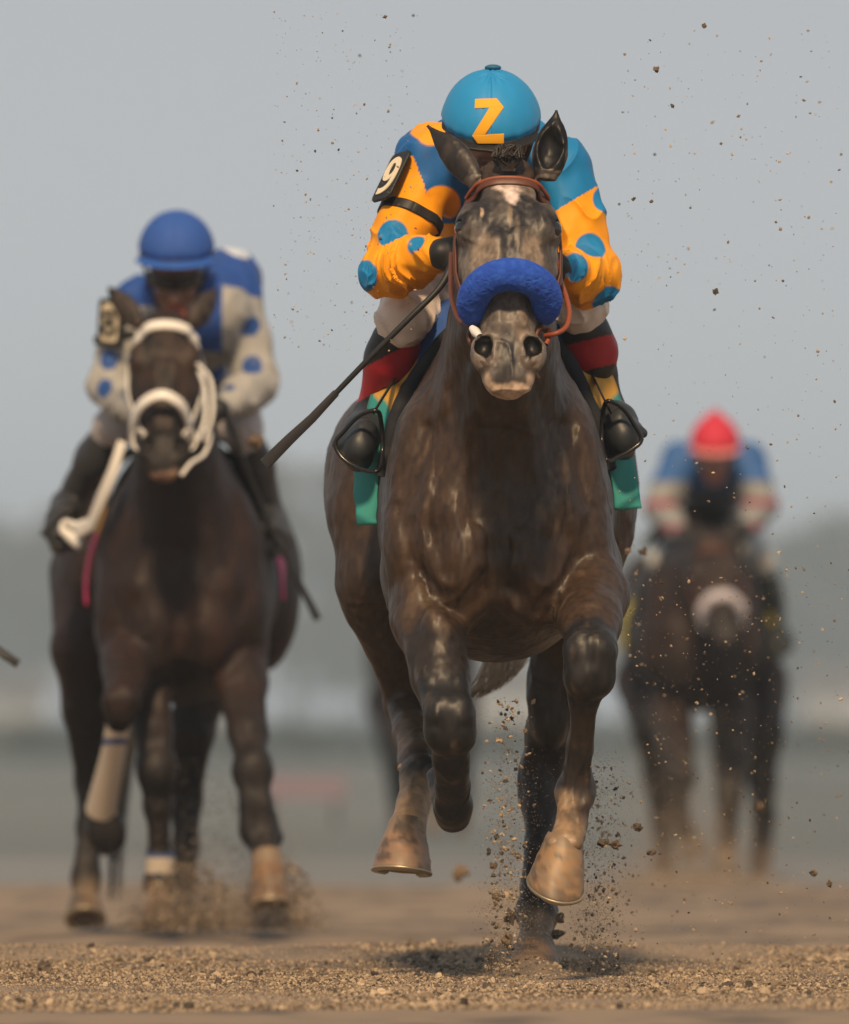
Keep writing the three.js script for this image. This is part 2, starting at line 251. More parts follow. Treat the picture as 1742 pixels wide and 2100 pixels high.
  const Q = (x, t, u) => poll.clone().addScaledVector(hs, x * HL).addScaledVector(ha, t * HL).addScaledVector(hu, u * HL);
  const qd = new THREE.Quaternion().setFromRotationMatrix(new THREE.Matrix4().makeBasis(hs, ha, V(0, 0, 0).crossVectors(hs, ha)));
  const E = (x, t, u, r, k, op = 0) => D.ell(Q(x, t, u), V(r[0] * HL, r[1] * HL, r[2] * HL), k, qd, op);
  // stations: t, face, jaw, half width
  D.loft(poll, ha, hu, [[-0.05, -0.055, -0.1, 0.03], [0.0, -0.005, -0.13, 0.07], [0.06, 0.024, -0.17, 0.097], [0.13, 0.036, -0.21, 0.115], [0.2, 0.032, -0.235, 0.117], [0.27, 0.022, -0.225, 0.112], [0.34, 0.012, -0.18, 0.088], [0.41, 0.005, -0.13, 0.064], [0.47, -0.002, -0.112, 0.066], [0.52, -0.014, -0.1, 0.056], [0.552, -0.032, -0.092, 0.05], [0.572, -0.046, -0.08, 0.034]].map((s) => { const m = (s[1] + s[2]) / 2 + 0.3 * (s[1] - s[2]) / 2; return [s[0] * HL, m * HL, s[3] * HL, (s[1] - m) * HL, (m - s[2]) * HL]; }), 0.03);
  for (const s of [-1, 1]) {
    E(s * 0.082, 0.145, 0.006, [0.034, 0.05, 0.03], 0.03); E(s * 0.1, 0.155, -0.018, [0.02, 0.03, 0.026], 0.02);                    // brow and lids
    D.cap(Q(s * 0.088, 0.215, -0.06), Q(s * 0.062, 0.37, -0.06), 0.014 * HL, 0.01 * HL, 0.025); E(s * 0.07, 0.2, -0.16, [0.035, 0.1, 0.075], 0.03); // cheek crest, jaw
    D.cap(Q(s * 0.025, 0.2, 0.028), Q(s * 0.022, 0.42, 0.0), 0.012 * HL, 0.014 * HL, 0.03);                                        // nasal bones
    E(s * 0.054, 0.485, -0.03, [0.034, 0.05, 0.032], 0.018);                                                                        // nostril wings
    E(s * 0.03, 0.54, -0.055, [0.028, 0.03, 0.032], 0.02);
  }
  E(0, 0.535, -0.075, [0.045, 0.03, 0.025], 0.015); E(0, 0.55, -0.09, [0.036, 0.018, 0.022], 0.012);
  D.cap(Q(-0.06, 0.553, -0.068), Q(0.06, 0.553, -0.068), 0.006, 0.006, 0.008, 1, null, 1);                                           // mouth line
  for (const s of [-1, 1]) {
    const eq = qd.clone().multiply(new THREE.Quaternion().setFromAxisAngle(V(0, 0, 1), -s * 0.35));
    D.ell(Q(s * 0.057, 0.476, 0.002), V(0.022 * HL, 0.03 * HL, 0.034 * HL), 0.004, eq, 1); D.cap(Q(s * 0.054, 0.488, 0.004), Q(s * 0.038, 0.528, -0.002), 0.018 * HL, 0.008 * HL, 0.006, 1, null, 1);
    E(s * 0.112, 0.157, 0.004, [0.012, 0.017, 0.016], 0.006, 1);
    D.ell(Q(s * 0.082, 0.07, -0.02), V(0.02, 0.03, 0.03), 0.03, qd, 1);                                                             // hollow above the eye
  }
  for (const e of S.ears) {                                                     // [root px, tip px, width, hollow facing x]
    const a = J(...e.root), b = J(...e.tip), ax = b.clone().sub(a), L = ax.length(), face = V(...e.face).normalize();
    const st = [[0, 0, 0.55], [0.15, 0, 0.8], [0.35, 0, 1], [0.55, 0, 0.92], [0.75, 0, 0.62], [0.9, 0, 0.27], [1.02, 0, 0.03]];
    D.loft(a, ax, face, st.map((s) => [s[0] * L, -0.006 * Math.sin(s[0] * 3), s[2] * e.w, s[2] * e.w * 0.62, s[2] * e.w * 0.85]), 0.02);
    if (e.hollow) D.loft(a.clone().addScaledVector(ax, 0.16), ax, face, st.map((s) => [s[0] * L * 0.78, e.w * 0.8, s[2] * e.w * 0.82, s[2] * e.w * 0.6, s[2] * e.w * 0.95]), 0.006, 1);
  }
  D.disp = (x, y, z) => 0.0016 * noise(x * 40, y * 30, z * 40) + 0.0008 * noise(x * 110, y * 80, z * 110) - 0.0022 * Math.max(0, 1 - 8 * Math.abs(noise(x * 14 + 5, y * 9 + 1, z * 14)));
  const all = [Q(-0.2, -0.3, -0.3), Q(0.2, 0.66, 0.12), poll, chin, ...S.ears.map((e) => J(...e.tip))];
  const hlo = [0, 1, 2].map((c) => Math.min(...all.map((p) => p.getComponent(c))) - 0.08), hhi = [0, 1, 2].map((c) => Math.max(...all.map((p) => p.getComponent(c))) + 0.1);
  const hc0 = S.headCoat(Q, poll, hs, ha, hu, HL), EA = S.ears.map((e) => [J(...e.root), J(...e.tip).sub(J(...e.root)), e]), headColor = (o, x, y, z, nx, ny, nz) => {
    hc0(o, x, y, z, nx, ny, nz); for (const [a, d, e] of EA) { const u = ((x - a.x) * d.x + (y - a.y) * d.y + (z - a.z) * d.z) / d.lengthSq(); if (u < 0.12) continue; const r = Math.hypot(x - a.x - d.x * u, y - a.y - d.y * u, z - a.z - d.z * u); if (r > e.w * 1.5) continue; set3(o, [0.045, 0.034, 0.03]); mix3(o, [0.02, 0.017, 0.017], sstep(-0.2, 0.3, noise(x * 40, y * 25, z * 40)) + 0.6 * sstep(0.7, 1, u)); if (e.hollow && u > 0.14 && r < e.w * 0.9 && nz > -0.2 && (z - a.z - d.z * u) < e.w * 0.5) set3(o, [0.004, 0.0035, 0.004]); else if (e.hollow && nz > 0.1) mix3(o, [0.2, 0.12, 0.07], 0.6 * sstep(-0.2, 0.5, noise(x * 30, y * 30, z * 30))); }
  }, gh = D.mesh(hlo, hhi, S.headCell, headColor);
  for (const g of [gb, gh]) { const P = g.attributes.position, N = g.attributes.normal, v = V(0, 0, 0); for (let i = 0; i < P.count; i++) { const x = P.getX(i), y = P.getY(i), z = P.getZ(i), k = S.hair ?? 0.13; v.set(N.getX(i) + k * noise(x * 120, y * 38, z * 120), N.getY(i) + k * noise(x * 120 + 40, y * 38, z * 120), N.getZ(i) + k * noise(x * 120, y * 38, z * 120 + 80)).normalize(); N.setXYZ(i, v.x, v.y, v.z); } }     // short hair lying down the body
  part('body', bare([gb, gh]), S.mat ?? M.coat, root);
  for (const s of [-1, 1]) { const p = Q(s * 0.1025, 0.157, -0.004); const g = new THREE.SphereGeometry(0.023 * HL, 20, 14); g.translate(p.x, p.y, p.z); part('eye', g, M.eye, root); }
  hoofs.forEach((h, i) => {
    const C = J(...h.c), Sx = J(...h.s), f = V(...h.f), g = hoofGeo(C, Sx, f, h.r0, h.r1, h.slant, h.cols ?? S.hoofCols, i * 3.7 + S.seed), m = part('hoof', g, M.hoof, root);
    if (!h.bare) part('shoe', shoeGeo(C, Sx, f, h.r1, h.slant), M.shoe, m);
  });
  return { root, base, J, Q, B, D, hs, ha, hu, HL, poll, chin };
}
// points round the head at axis position t, angles measured from the face
function headRing(H, t, a0, a1, n, off, tilt = 0) {
  const pts = [], nrm = [];
  for (let i = 0; i <= n; i++) { const a = lerp(a0, a1, i / n), tt = t + tilt * (1 - Math.cos(a)), dir = H.hs.clone().multiplyScalar(Math.sin(a)).addScaledVector(H.hu, Math.cos(a)), c = H.Q(0, tt, -0.07), p = H.D.hit(c.clone().addScaledVector(dir, 0.4), dir.clone().negate(), 0.45) ?? c.clone().addScaledVector(dir, 0.08); const nn = dir.clone(); pts.push(p.addScaledVector(dir, off)); nrm.push(nn); }
  return { pts, nrm };
}
function pxRing(H, list, off = 0) { const c = new THREE.CatmullRomCurve3(list.map((p) => H.J(...p))), pts = c.getPoints(30); return { pts, nrm: pts.map((p) => { const t = p.clone().sub(H.poll).dot(H.ha), ctr = H.poll.clone().addScaledVector(H.ha, t).addScaledVector(H.hu, -0.09); return p.clone().sub(ctr).normalize(); }) }; }
function bridle(H, mat, o) {
  const b = new THREE.Group(); b.name = 'bridle'; H.root.add(b);
  const br = headRing(H, o.brow ?? 0.035, -1.75, 1.75, 30, 0.004, o.browTilt ?? 0.01); part('browband', ribbon(br.pts, br.nrm, o.bw ?? o.w ?? 0.022, o.bt ?? 0.007), mat, b);
  for (const s of [-1, 1]) {
    const pts = [], nrm = []; for (let i = 0; i <= 16; i++) { const t = lerp(0.03, o.bit ?? 0.45, i / 16), a = s * lerp(1.55, 1.4, i / 16), r = headRing(H, t, a, a, 1, 0.005); pts.push(r.pts[0]); nrm.push(r.nrm[0]); }
    part('cheek_strap', ribbon(pts, nrm, o.w ?? 0.022, 0.007), mat, b);
    const e = pts[16], ring = new THREE.TorusGeometry(o.ringR ?? 0.028, 0.005, 8, 22); ring.rotateY(Math.PI / 2 - s * 0.7); ring.translate(e.x + s * 0.012, e.y, e.z); part('bit_ring', ring, o.ringMat ?? M.steel, b);
  }
  return b;
}

// ---------------------------------------------------------------- people
function handField(F, W, d, n, side, g = 0) {                                    // wrist, direction to the knuckles, direction the palm faces, thumb side +-1
  d = d.clone().normalize(); n = n.clone().addScaledVector(d, -n.dot(d)).normalize(); const l = V(0, 0, 0).crossVectors(d, n).multiplyScalar(side), P = (a, b, c) => W.clone().addScaledVector(d, a).addScaledVector(l, b).addScaledVector(n, c);
  for (let i = 0; i < 4; i++) F.cap(P(0.005, (i - 1.5) * 0.011, 0), P(0.078 - 0.004 * Math.abs(i - 1.3), (i - 1.5) * 0.0205, 0), 0.016 + g, 0.0135 + g, 0.014);
  [0.92, 1, 0.95, 0.78].forEach((s, i) => {
    const b = (1.5 - i) * 0.0205; let p = P(0.08 - 0.004 * Math.abs(i - 1.3), b, 0), ang = 0.75 + 0.08 * i; const q = [p];
    for (const [L, t] of [[0.042, 1.25], [0.027, 1.1], [0.021, 0.6]]) { p = p.clone().addScaledVector(d, Math.cos(ang) * L * s).addScaledVector(n, Math.sin(ang) * L * s); q.push(p); ang += t; }
    F.cap(q[0], q[1], 0.0115 + g, 0.0105 + g, 0.006); F.cap(q[1], q[2], 0.0105 + g, 0.0095 + g, 0.006); F.cap(q[2], q[3], 0.0095 + g, 0.008 + g, 0.006);
  });
  F.cap(P(0.02, 0.022, 0.004), P(0.045, 0.042, 0.014), 0.0145 + g, 0.0125 + g, 0.012); F.cap(P(0.045, 0.042, 0.014), P(0.07, 0.034, 0.03), 0.0125 + g, 0.0105 + g, 0.006); F.cap(P(0.07, 0.034, 0.03), P(0.088, 0.018, 0.038), 0.0105 + g, 0.0085 + g, 0.006);
  return F;
}
function makeJockey(S) {
  const base = at(S.cx, 1525, S.z0); base.y = 0;
  const J = (p, dz = 0) => at(p[0], p[1], S.z0 + p[2] + dz).sub(base), root = thing('person', S.label, 'person', base.toArray()), k = S.k ?? 1, cell = S.cell;
  const head = J(S.head), hip = J(S.hip), sh = S.sh.map((p) => J(p)), el = S.el.map((p) => J(p)), wr = S.wr.map((p) => J(p)), kn = S.kn.map((p) => J(p)), an = S.an.map((p) => J(p)), toe = S.toe.map((p) => J(p));
  const mid = sh[0].clone().add(sh[1]).multiplyScalar(0.5), hips = [-1, 1].map((s) => hip.clone().add(V(s * 0.085, 0, 0))), kd = wr.map((w, i) => S.hd ? V(...S.hd[i]) : w.clone().sub(el[i]));
  const chest = mid.clone().lerp(hip, 0.3).add(V(0, -0.02, 0.02));
  const torso = (F, g) => {
    F.cap(sh[0], sh[1], 0.062 + g, 0.062 + g, 0.05); F.ell(chest, V(0.16 + g, 0.115 + g, 0.19 + g), 0.08); F.cap(mid.clone().lerp(hip, 0.25), hip, 0.115 + g, 0.12 + g, 0.06); F.ell(hip, V(0.16 + g, 0.125 + g, 0.15 + g), 0.06);
  };
  const legs = (F, g, to = 1) => { for (const i of [0, 1]) { F.cap(hips[i], kn[i], 0.096 + g, 0.05 + g, 0.05); F.cap(kn[i], kn[i].clone().lerp(an[i], to), 0.058 + g, lerp(0.058, 0.04, to) + g, 0.03); if (to === 1) { F.ell(kn[i].clone().lerp(an[i], 0.3).add(V(0, 0.0, -0.015)), V(0.05 + g, 0.1, 0.055 + g), 0.03); F.cap(an[i], toe[i], 0.038 + g, 0.03 + g, 0.03); } } };
  // the body: trunk, limbs and hands; the head with its face on a finer grid
  const b = new Field(); torso(b, -0.012); legs(b, -0.012);
  for (const i of [0, 1]) { b.cap(sh[i], el[i], 0.05, 0.038, 0.03); b.cap(el[i], wr[i], 0.038, 0.026, 0.02); handField(b, wr[i], kd[i], V(...(S.pn?.[i] ?? [i ? 1 : -1, -0.2, 0])), S.thumb?.[i] ?? (i ? 1 : -1)); }
  b.cap(mid.clone().lerp(hip, 0.05), head.clone().add(V(0, -0.05, -0.06)), 0.06, 0.055, 0.03);
  const skinc = S.skin ?? [0.3, 0.16, 0.1], pts = [head, hip, ...sh, ...el, ...wr, ...kn, ...an, ...toe], lo = [0, 1, 2].map((c) => Math.min(...pts.map((p) => p.getComponent(c))) - 0.2), hi = [0, 1, 2].map((c) => Math.max(...pts.map((p) => p.getComponent(c))) + 0.2);
  const gb = b.mesh(lo, hi, cell * 1.7, (o) => set3(o, skinc));
  const h = new Field(), tq = new THREE.Quaternion().setFromEuler(new THREE.Euler(S.pitch ?? 0.55, S.yaw ?? 0, S.tilt ?? 0)), P = (x, y, z) => V(x, y, z).applyQuaternion(tq).add(head);
  h.ell(P(0, 0.03, -0.02), V(0.077, 0.095, 0.096), 0.03, tq); h.ell(P(0, -0.045, 0.025), V(0.06, 0.085, 0.07), 0.03, tq); h.ell(P(0, -0.105, 0.055), V(0.028, 0.022, 0.025), 0.03, tq);
  h.cap(P(0, -0.01, 0.083), P(0, -0.046, 0.108), 0.009, 0.014, 0.012); for (const s of [-1, 1]) { h.ell(P(s * 0.013, -0.049, 0.097), V(0.009, 0.008, 0.01), 0.006, tq); h.ell(P(s * 0.031, -0.004, 0.088), V(0.017, 0.012, 0.014), 0.012, tq, 1); h.ell(P(s * 0.031, -0.004, 0.074), V(0.0125, 0.0125, 0.0125), 0.002, tq); h.ell(P(s * 0.04, -0.035, 0.07), V(0.022, 0.02, 0.02), 0.02, tq); h.ell(P(s * 0.077, -0.02, -0.012), V(0.009, 0.032, 0.02), 0.008, tq); }
  h.cap(P(-0.03, 0.014, 0.088), P(0.03, 0.014, 0.088), 0.009, 0.009, 0.014); h.cap(P(-0.02, -0.074, 0.085), P(0.02, -0.074, 0.085), 0.0065, 0.0065, 0.006); h.cap(P(-0.018, -0.086, 0.083), P(0.018, -0.086, 0.083), 0.0075, 0.0075, 0.006); h.cap(P(-0.022, -0.08, 0.098), P(0.022, -0.08, 0.098), 0.0025, 0.0025, 0.004, 1, null, 1);
  h.cap(P(0, -0.03, -0.03), mid.clone().add(V(0, 0, 0.02)), 0.054, 0.06, 0.03);
  const gh = h.mesh([head.x - 0.16, Math.min(mid.y, head.y) - 0.18, Math.min(mid.z, head.z) - 0.18], [head.x + 0.16, head.y + 0.16, head.z + 0.2], S.headCell ?? 0.006, (o, x, y, z) => {
    const q = V(x, y, z).sub(head).applyQuaternion(tq.clone().invert()); set3(o, skinc); mix3(o, [0.36, 0.1, 0.08], sstep(0.012, 0.004, Math.abs(q.y + 0.08)) * sstep(0.026, 0.016, Math.abs(q.x)) * (q.z > 0.07 ? 1 : 0) * 0.8);
    for (const s of [-1, 1]) { const d = Math.hypot(q.x - s * 0.031, q.y + 0.004, q.z - 0.074); if (d < 0.0145 && q.z > 0.076) { set3(o, [0.65, 0.62, 0.58]); if (Math.hypot(q.x - s * 0.031, q.y + 0.004) < 0.0055) set3(o, [0.03, 0.02, 0.015]); } }
    if (Math.abs(q.y - 0.016) < 0.005 && q.z > 0.07 && Math.abs(q.x) > 0.01) mix3(o, [0.03, 0.02, 0.015], 0.7);
  });
  part('body', bare([gb, gh]), M.skin, root);
  // jersey
  const j = new Field(), sl = S.sleeve ?? 1; torso(j, 0.006);
  for (const i of [0, 1]) { const w = wr[i].clone().lerp(el[i], 0.06), m1 = sh[i].clone().lerp(el[i], 0.55), m2 = el[i].clone().lerp(w, 0.5); j.cap(sh[i], m1, 0.076 * sl, 0.067 * sl, 0.04); j.cap(m1, el[i], 0.067 * sl, 0.058 * sl, 0.03); j.cap(el[i], m2, 0.058 * sl, 0.055 * sl, 0.025); j.cap(m2, w, 0.055 * sl, 0.034, 0.02); }
  for (const e of S.billow ?? []) j.ell(J(e[0]), V(...e[1]), 0.05);
  const axes = [0, 1].map((i) => [el[i], wr[i].clone().sub(el[i]).normalize()]);
  j.disp = (x, y, z) => {
    let d = 0; const w = S.wrinkle ?? 0.006;
    for (const [c, a] of axes) { const q = V(x - c.x, y - c.y, z - c.z), t = q.dot(a), r = q.addScaledVector(a, -t).length(); if (r < 0.1 && t > -0.12) d -= w * 1.5 * (Math.pow(1 - Math.abs(noise(t * 30 + 1.6 * noise(x * 13, y * 13, z * 13), x * 7 + 3, y * 5 + z * 4)), 4) - 0.25) * sstep(-0.14, 0.0, t) * sstep(0.1, 0.07, r), d -= 0.3 * w * Math.pow(1 - Math.abs(noise(t * 62 + 2.2 * noise(x * 17, y * 17, z * 17), x * 9, y * 9 + z * 6)), 3) * sstep(-0.14, 0.0, t) * sstep(0.1, 0.07, r); }
    d -= w * 1.1 * (Math.pow(1 - Math.abs(noise(x * 15 + 0.7 * y * 12, y * 9 - x * 12, z * 9)), 4) - 0.25); d += 0.4 * w * noise(x * 34, y * 26, z * 30); return d;
  };
  const gj = j.mesh(lo, hi, cell, (o, x, y, z, nx, ny, nz) => S.jersey(o, x, y, z, nx, ny, nz, { el, sh, wr, J }));
  part('jersey', gj, M.cloth, root);
  // breeches, boots, gloves
  const t = new Field(); t.ell(hip, V(0.165, 0.13, 0.155), 0.06); t.cap(mid.clone().lerp(hip, 0.7), hip, 0.118, 0.128, 0.05); for (const i of [0, 1]) { t.cap(hips[i], kn[i], 0.104, 0.06, 0.05); t.cap(kn[i], kn[i].clone().lerp(an[i], 0.1), 0.06, 0.05, 0.02); } t.disp = (x, y, z) => -0.011 * (Math.pow(1 - Math.abs(noise(x * 20 + y * 9, y * 13 + x * 8, z * 16)), 4) - 0.25) + 0.003 * noise(x * 50, y * 36, z * 50);
  part('breeches', t.mesh(lo, hi, cell * 1.3, (o, x, y, z) => { set3(o, S.pants ?? [0.72, 0.7, 0.68]); mix3(o, [0.35, 0.27, 0.2], 0.55 * sstep(0.15, 0.5, fbm(x * 11, y * 11, z * 11 + 4, 4))); }), M.cloth, root);
  for (const i of [0, 1]) {
    const f = new Field(), k0 = kn[i].clone().lerp(an[i], 0.22); f.cap(k0, kn[i].clone().lerp(an[i], 0.4), 0.058, 0.06, 0.02); f.cap(kn[i].clone().lerp(an[i], 0.4), an[i], 0.062, 0.046, 0.03); const fd = toe[i].clone().sub(an[i]), fl = an[i].clone().addScaledVector(fd, -0.25);
    f.cap(fl, an[i].clone().addScaledVector(fd, 0.5), 0.045, 0.05, 0.03); f.cap(an[i].clone().addScaledVector(fd, 0.4), toe[i], 0.044, 0.03, 0.03); f.cap(an[i], toe[i].clone().add(V(i ? 0.048 : -0.048, 0.0, -0.02)), 0.044, 0.01, 0.025); f.cap(toe[i].clone().add(V(i ? -0.01 : 0.01, 0.02, -0.02)), toe[i].clone().add(V(i ? 0.05 : -0.05, -0.004, -0.02)), 0.038, 0.008, 0.02); f.cap(toe[i].clone().add(V(0, -0.02, 0)), toe[i].clone().add(V(0, -0.034, -0.06)), 0.034, 0.034, 0.02); f.add((x, y, z) => 0, 0, 2); f.p.pop();
    f.disp = (x, y, z) => 0.003 * noise(x * 30, y * 22, z * 30) * 1.2;
    part('boot', f.mesh(lo, hi, cell * 1.2, (o, x, y, z) => { const q = V(x, y, z).sub(kn[i]), d = an[i].clone().sub(kn[i]), u = q.dot(d) / d.lengthSq(); S.boot(o, u, x, y, z, i); }), S.bootMat ?? vcol(0.48), root);
    const g = new Field(); handField(g, wr[i], kd[i], V(...(S.pn?.[i] ?? [i ? 1 : -1, -0.2, 0])), S.thumb?.[i] ?? (i ? 1 : -1), 0.0025); g.cap(wr[i].clone().lerp(el[i], 0.1), wr[i].clone().lerp(el[i], -0.06), 0.031, 0.029, 0.012);
    const w = wr[i]; part('glove', g.mesh([w.x - 0.16, w.y - 0.16, w.z - 0.16], [w.x + 0.16, w.y + 0.16, w.z + 0.16], S.headCell ?? 0.005), M.black, root);
  }
  return { root, base, J, P, head, tq, jersey: j, el, sh, wr, kn, an, toe };
}
// riding cap: a cloth cover over a helmet, its crown tipped forward, with a button on top and a dark rim
function makeCap(H, o) {
  const g = new THREE.Group(); g.name = 'cap'; H.root.add(g); const c = H.J(o.at), q = new THREE.Quaternion().setFromEuler(new THREE.Euler(o.pitch, o.yaw ?? 0, o.tilt ?? 0)), R = V(...o.r), low = o.low ?? -0.12;
  const surf = (th, f) => {                                                     // th around, f 0 top .. 1 rim
    const e = f * Math.acos(low), y = Math.cos(e), r = Math.sin(e); let k = 1; const seam = Math.abs(Math.sin(th * 2 + 0.4)); k -= 0.016 * Math.exp(-seam * 26) * sstep(0.05, 0.2, f); k += 0.018 * noise(th * 6, f * 3 + 7, 1) * sstep(0.75, 1, f) + 0.02 * (o.gather ?? 1) * Math.sin(th * 13 + 2 * noise(th * 2, f * 4, 3)) * sstep(0.32, 0.05, f) * sstep(0, 0.08, f) + 0.007 * noise(th * 3, f * 5, 9) + 0.011 * (o.gather ?? 1) * noise(th * 14, f * 3, 3) * sstep(0.45, 1, f); k -= 0.05 * sstep(0.9, 1, f);
    const v = V(Math.sin(th) * r * R.x * k, y * R.y * k, Math.cos(th) * r * R.z * k); if (o.peak) { const p = Math.max(0, y - 0.55); v.y += p * p * o.peak; } return v.applyQuaternion(q).add(c);
  };
  const cover = sheet((u, v) => surf(-u * 2 * Math.PI, Math.max(0.004, v)), 96, 48, 0.003); part('cover', cover, o.mat, g);
  if (o.button) { const b = new THREE.SphereGeometry(0.016, 16, 10); b.scale(1.25, 0.5, 1.25); const t = surf(Math.PI, 0.16); b.translate(t.x + 0.004, t.y + 0.006, t.z); part('button', b, o.buttonMat ?? o.mat, g); }
  const rim = []; for (let i = 0; i < 40; i++) rim.push(surf(i / 40 * 2 * Math.PI, 1.0).add(V(0, -0.004, 0).applyQuaternion(q))); part('rim', tube(rim, 0.007, 80, 8, true), o.rimMat ?? M.black, g);
  if (o.visor) part('visor', sheet((u, v) => { const th = lerp(-1.15, 1.15, u), p = surf(th, 1), out = V(Math.sin(th), -0.28, Math.cos(th)).applyQuaternion(q); return p.addScaledVector(out, v * o.visor * Math.pow(Math.cos(th), 0.5)); }, 30, 6, 0.006), o.visorMat ?? o.mat, g);
  part('chin_strap', tube([surf(-1.5, 1), H.P(-0.072, -0.05, 0.03), H.P(-0.03, -0.122, 0.045), H.P(0.03, -0.122, 0.045), H.P(0.072, -0.05, 0.03), surf(1.5, 1)], 0.006, 30, 6), M.black, g);
  return { g, surf };
}

// ---------------------------------------------------------------- the setting
const TRACK_FAR = -23, groundH = (x, z) => {
  let h = 0.010 * fbm(x * 1.7, 3, z * 1.2, 3) + 0.006 * fbm(x * 9, 1, z * 5, 3);
  h += 0.030 * Math.exp(-Math.pow((z + 3.1 + 0.25 * noise(x * 0.7, 0, 2)) / 0.5, 2)) + 0.012 * Math.exp(-Math.pow((z + 1.9) / 0.3, 2)) - 0.03 * sstep(-3.4, -4.6, z);
  h += 0.045 * Math.exp(-(Math.pow((x - 0.265) / 0.06, 2) + Math.pow((z + 0.62) / 0.13, 2))); return h;
};
{
  const xs = [], zs = []; for (let x = -60; x < -2.4; x += 4.8) xs.push(x); for (let x = -2.4; x < 2.8; x += 0.035) xs.push(x); for (let x = 2.8; x <= 60; x += 4.4) xs.push(x);
  for (let z = 29; z > 6; z -= 1.2) zs.push(z); for (let z = 6; z > -7; z -= 0.04) zs.push(z); for (let z = -7; z > TRACK_FAR; z -= 0.4) zs.push(z); zs.push(TRACK_FAR);
  const pos = [], idx = [], w = xs.length; for (const z of zs) for (const x of xs) pos.push(x, groundH(x, z) * sstep(40, 5, Math.abs(x)), z);
  for (let j = 0; j + 1 < zs.length; j++) for (let i = 0; i + 1 < w; i++) { const a = j * w + i; idx.push(a, a + 1, a + w + 1, a, a + w + 1, a + w); }
  const g = new THREE.BufferGeometry(); g.setAttribute('position', new THREE.Float32BufferAttribute(pos, 3)); g.setIndex(idx); g.computeVertexNormals();
  paint(g, (o, x, y, z) => { set3(o, [0.235, 0.178, 0.125]); mix3(o, [0.1, 0.077, 0.06], sstep(-0.25, 0.45, fbm(x * 6, 5, z * 1.6, 4))); mix3(o, [0.24, 0.18, 0.125], 0.5 * sstep(0.1, 0.5, noise(x * 30, 2, z * 16))); });
  solo('dirt_track', g, vcol(0.95), 'tan harrowed dirt of the race track under the horses', 'ground', null, 'structure');
  const flat = (name, z0, z1, X, y, col, label, cat) => { const s = new THREE.PlaneGeometry(2 * X, z0 - z1, 120, 30); s.rotateX(-Math.PI / 2); s.translate(0, y, (z0 + z1) / 2); paint(s, (o, x, yy, z) => { set3(o, col[0]); mix3(o, col[1], sstep(-0.3, 0.4, fbm(x * 0.35, 3, z * 0.12, 4))); }); solo(name, s, vcol(0.9), label, cat, null, 'structure'); };
  flat('gravel_path', TRACK_FAR, -37, 60, -0.035, [[0.175, 0.185, 0.195], [0.135, 0.142, 0.148]], 'pale grey gravel path beyond the dirt track', 'path');
  flat('infield_turf', -37, -1600, 260, -0.04, [[0.085, 0.105, 0.112], [0.135, 0.155, 0.165]], 'dull green infield turf in the mist', 'grass');
  const e = new THREE.PlaneGeometry(6000, 6000); e.rotateX(-Math.PI / 2); e.translate(0, -0.15, -2000); solo('ground', e, std([0.11, 0.11, 0.09], 1), 'misty open ground reaching the horizon', 'ground', null, 'structure');
}
const clodGeo = (seed, rough = 0.45) => { const g = new THREE.IcosahedronGeometry(1, 1), p = g.attributes.position; for (let i = 0; i < p.count; i++) { const x = p.getX(i), y = p.getY(i), z = p.getZ(i), k = 1 + rough * noise(x * 1.9 + seed, y * 1.9, z * 1.9); p.setXYZ(i, x * k, y * k * 0.85, z * k); } g.computeVertexNormals(); return g; };
const clodMat = new THREE.MeshStandardMaterial({ color: 0xffffff, roughness: 0.95 });
function scatter(name, n, seed, place, label, cat) {                            // place(rand) -> [x, y, z, size, tone colour]
  const R = rng(seed), m = new THREE.InstancedMesh(clodGeo(seed), clodMat, n), q = new THREE.Quaternion(), e = new THREE.Euler(), mat = new THREE.Matrix4(), c = new THREE.Color();
  for (let i = 0; i < n; i++) { const [x, y, z, s, col] = place(R, i); e.set(R() * 6, R() * 6, R() * 6); q.setFromEuler(e); mat.compose(V(x, y, z), q, V(s * (0.7 + 0.6 * R()), s * (0.6 + 0.5 * R()), s * (0.7 + 0.6 * R()))); m.setMatrixAt(i, mat); m.setColorAt(i, c.setRGB(...col)); }
  m.name = numbered(name); m.castShadow = m.receiveShadow = true; scene.add(m); tag(m, label, cat, null, 'stuff'); return m;
}
const tone = (R, dark = 0.3) => { const t = R(), v = 0.65 + 0.7 * R(); return t < dark ? [0.065 * v, 0.05 * v, 0.037 * v] : t < dark + 0.35 ? [0.18 * v, 0.132 * v, 0.088 * v] : [0.39 * v, 0.3 * v, 0.205 * v]; };
scatter('loose_dirt', 140000, 11, (R) => { const z = 3.6 - 8.6 * Math.pow(R(), 0.9), x = -1.75 + 3.9 * R(), big = R(), s = big < 0.003 ? 0.008 + 0.006 * R() : big < 0.07 ? 0.0036 + 0.003 * R() : 0.0015 + 0.0022 * R(), cl = noise(x * 3, 1, z * 1.2); return [x, groundH(x, z) + s * 0.3, z, s * (0.8 + 0.5 * cl), tone(R, 0.13 + 0.16 * cl)]; }, 'loose crumbs and small clods of tan and dark dirt on the track surface', 'dirt');

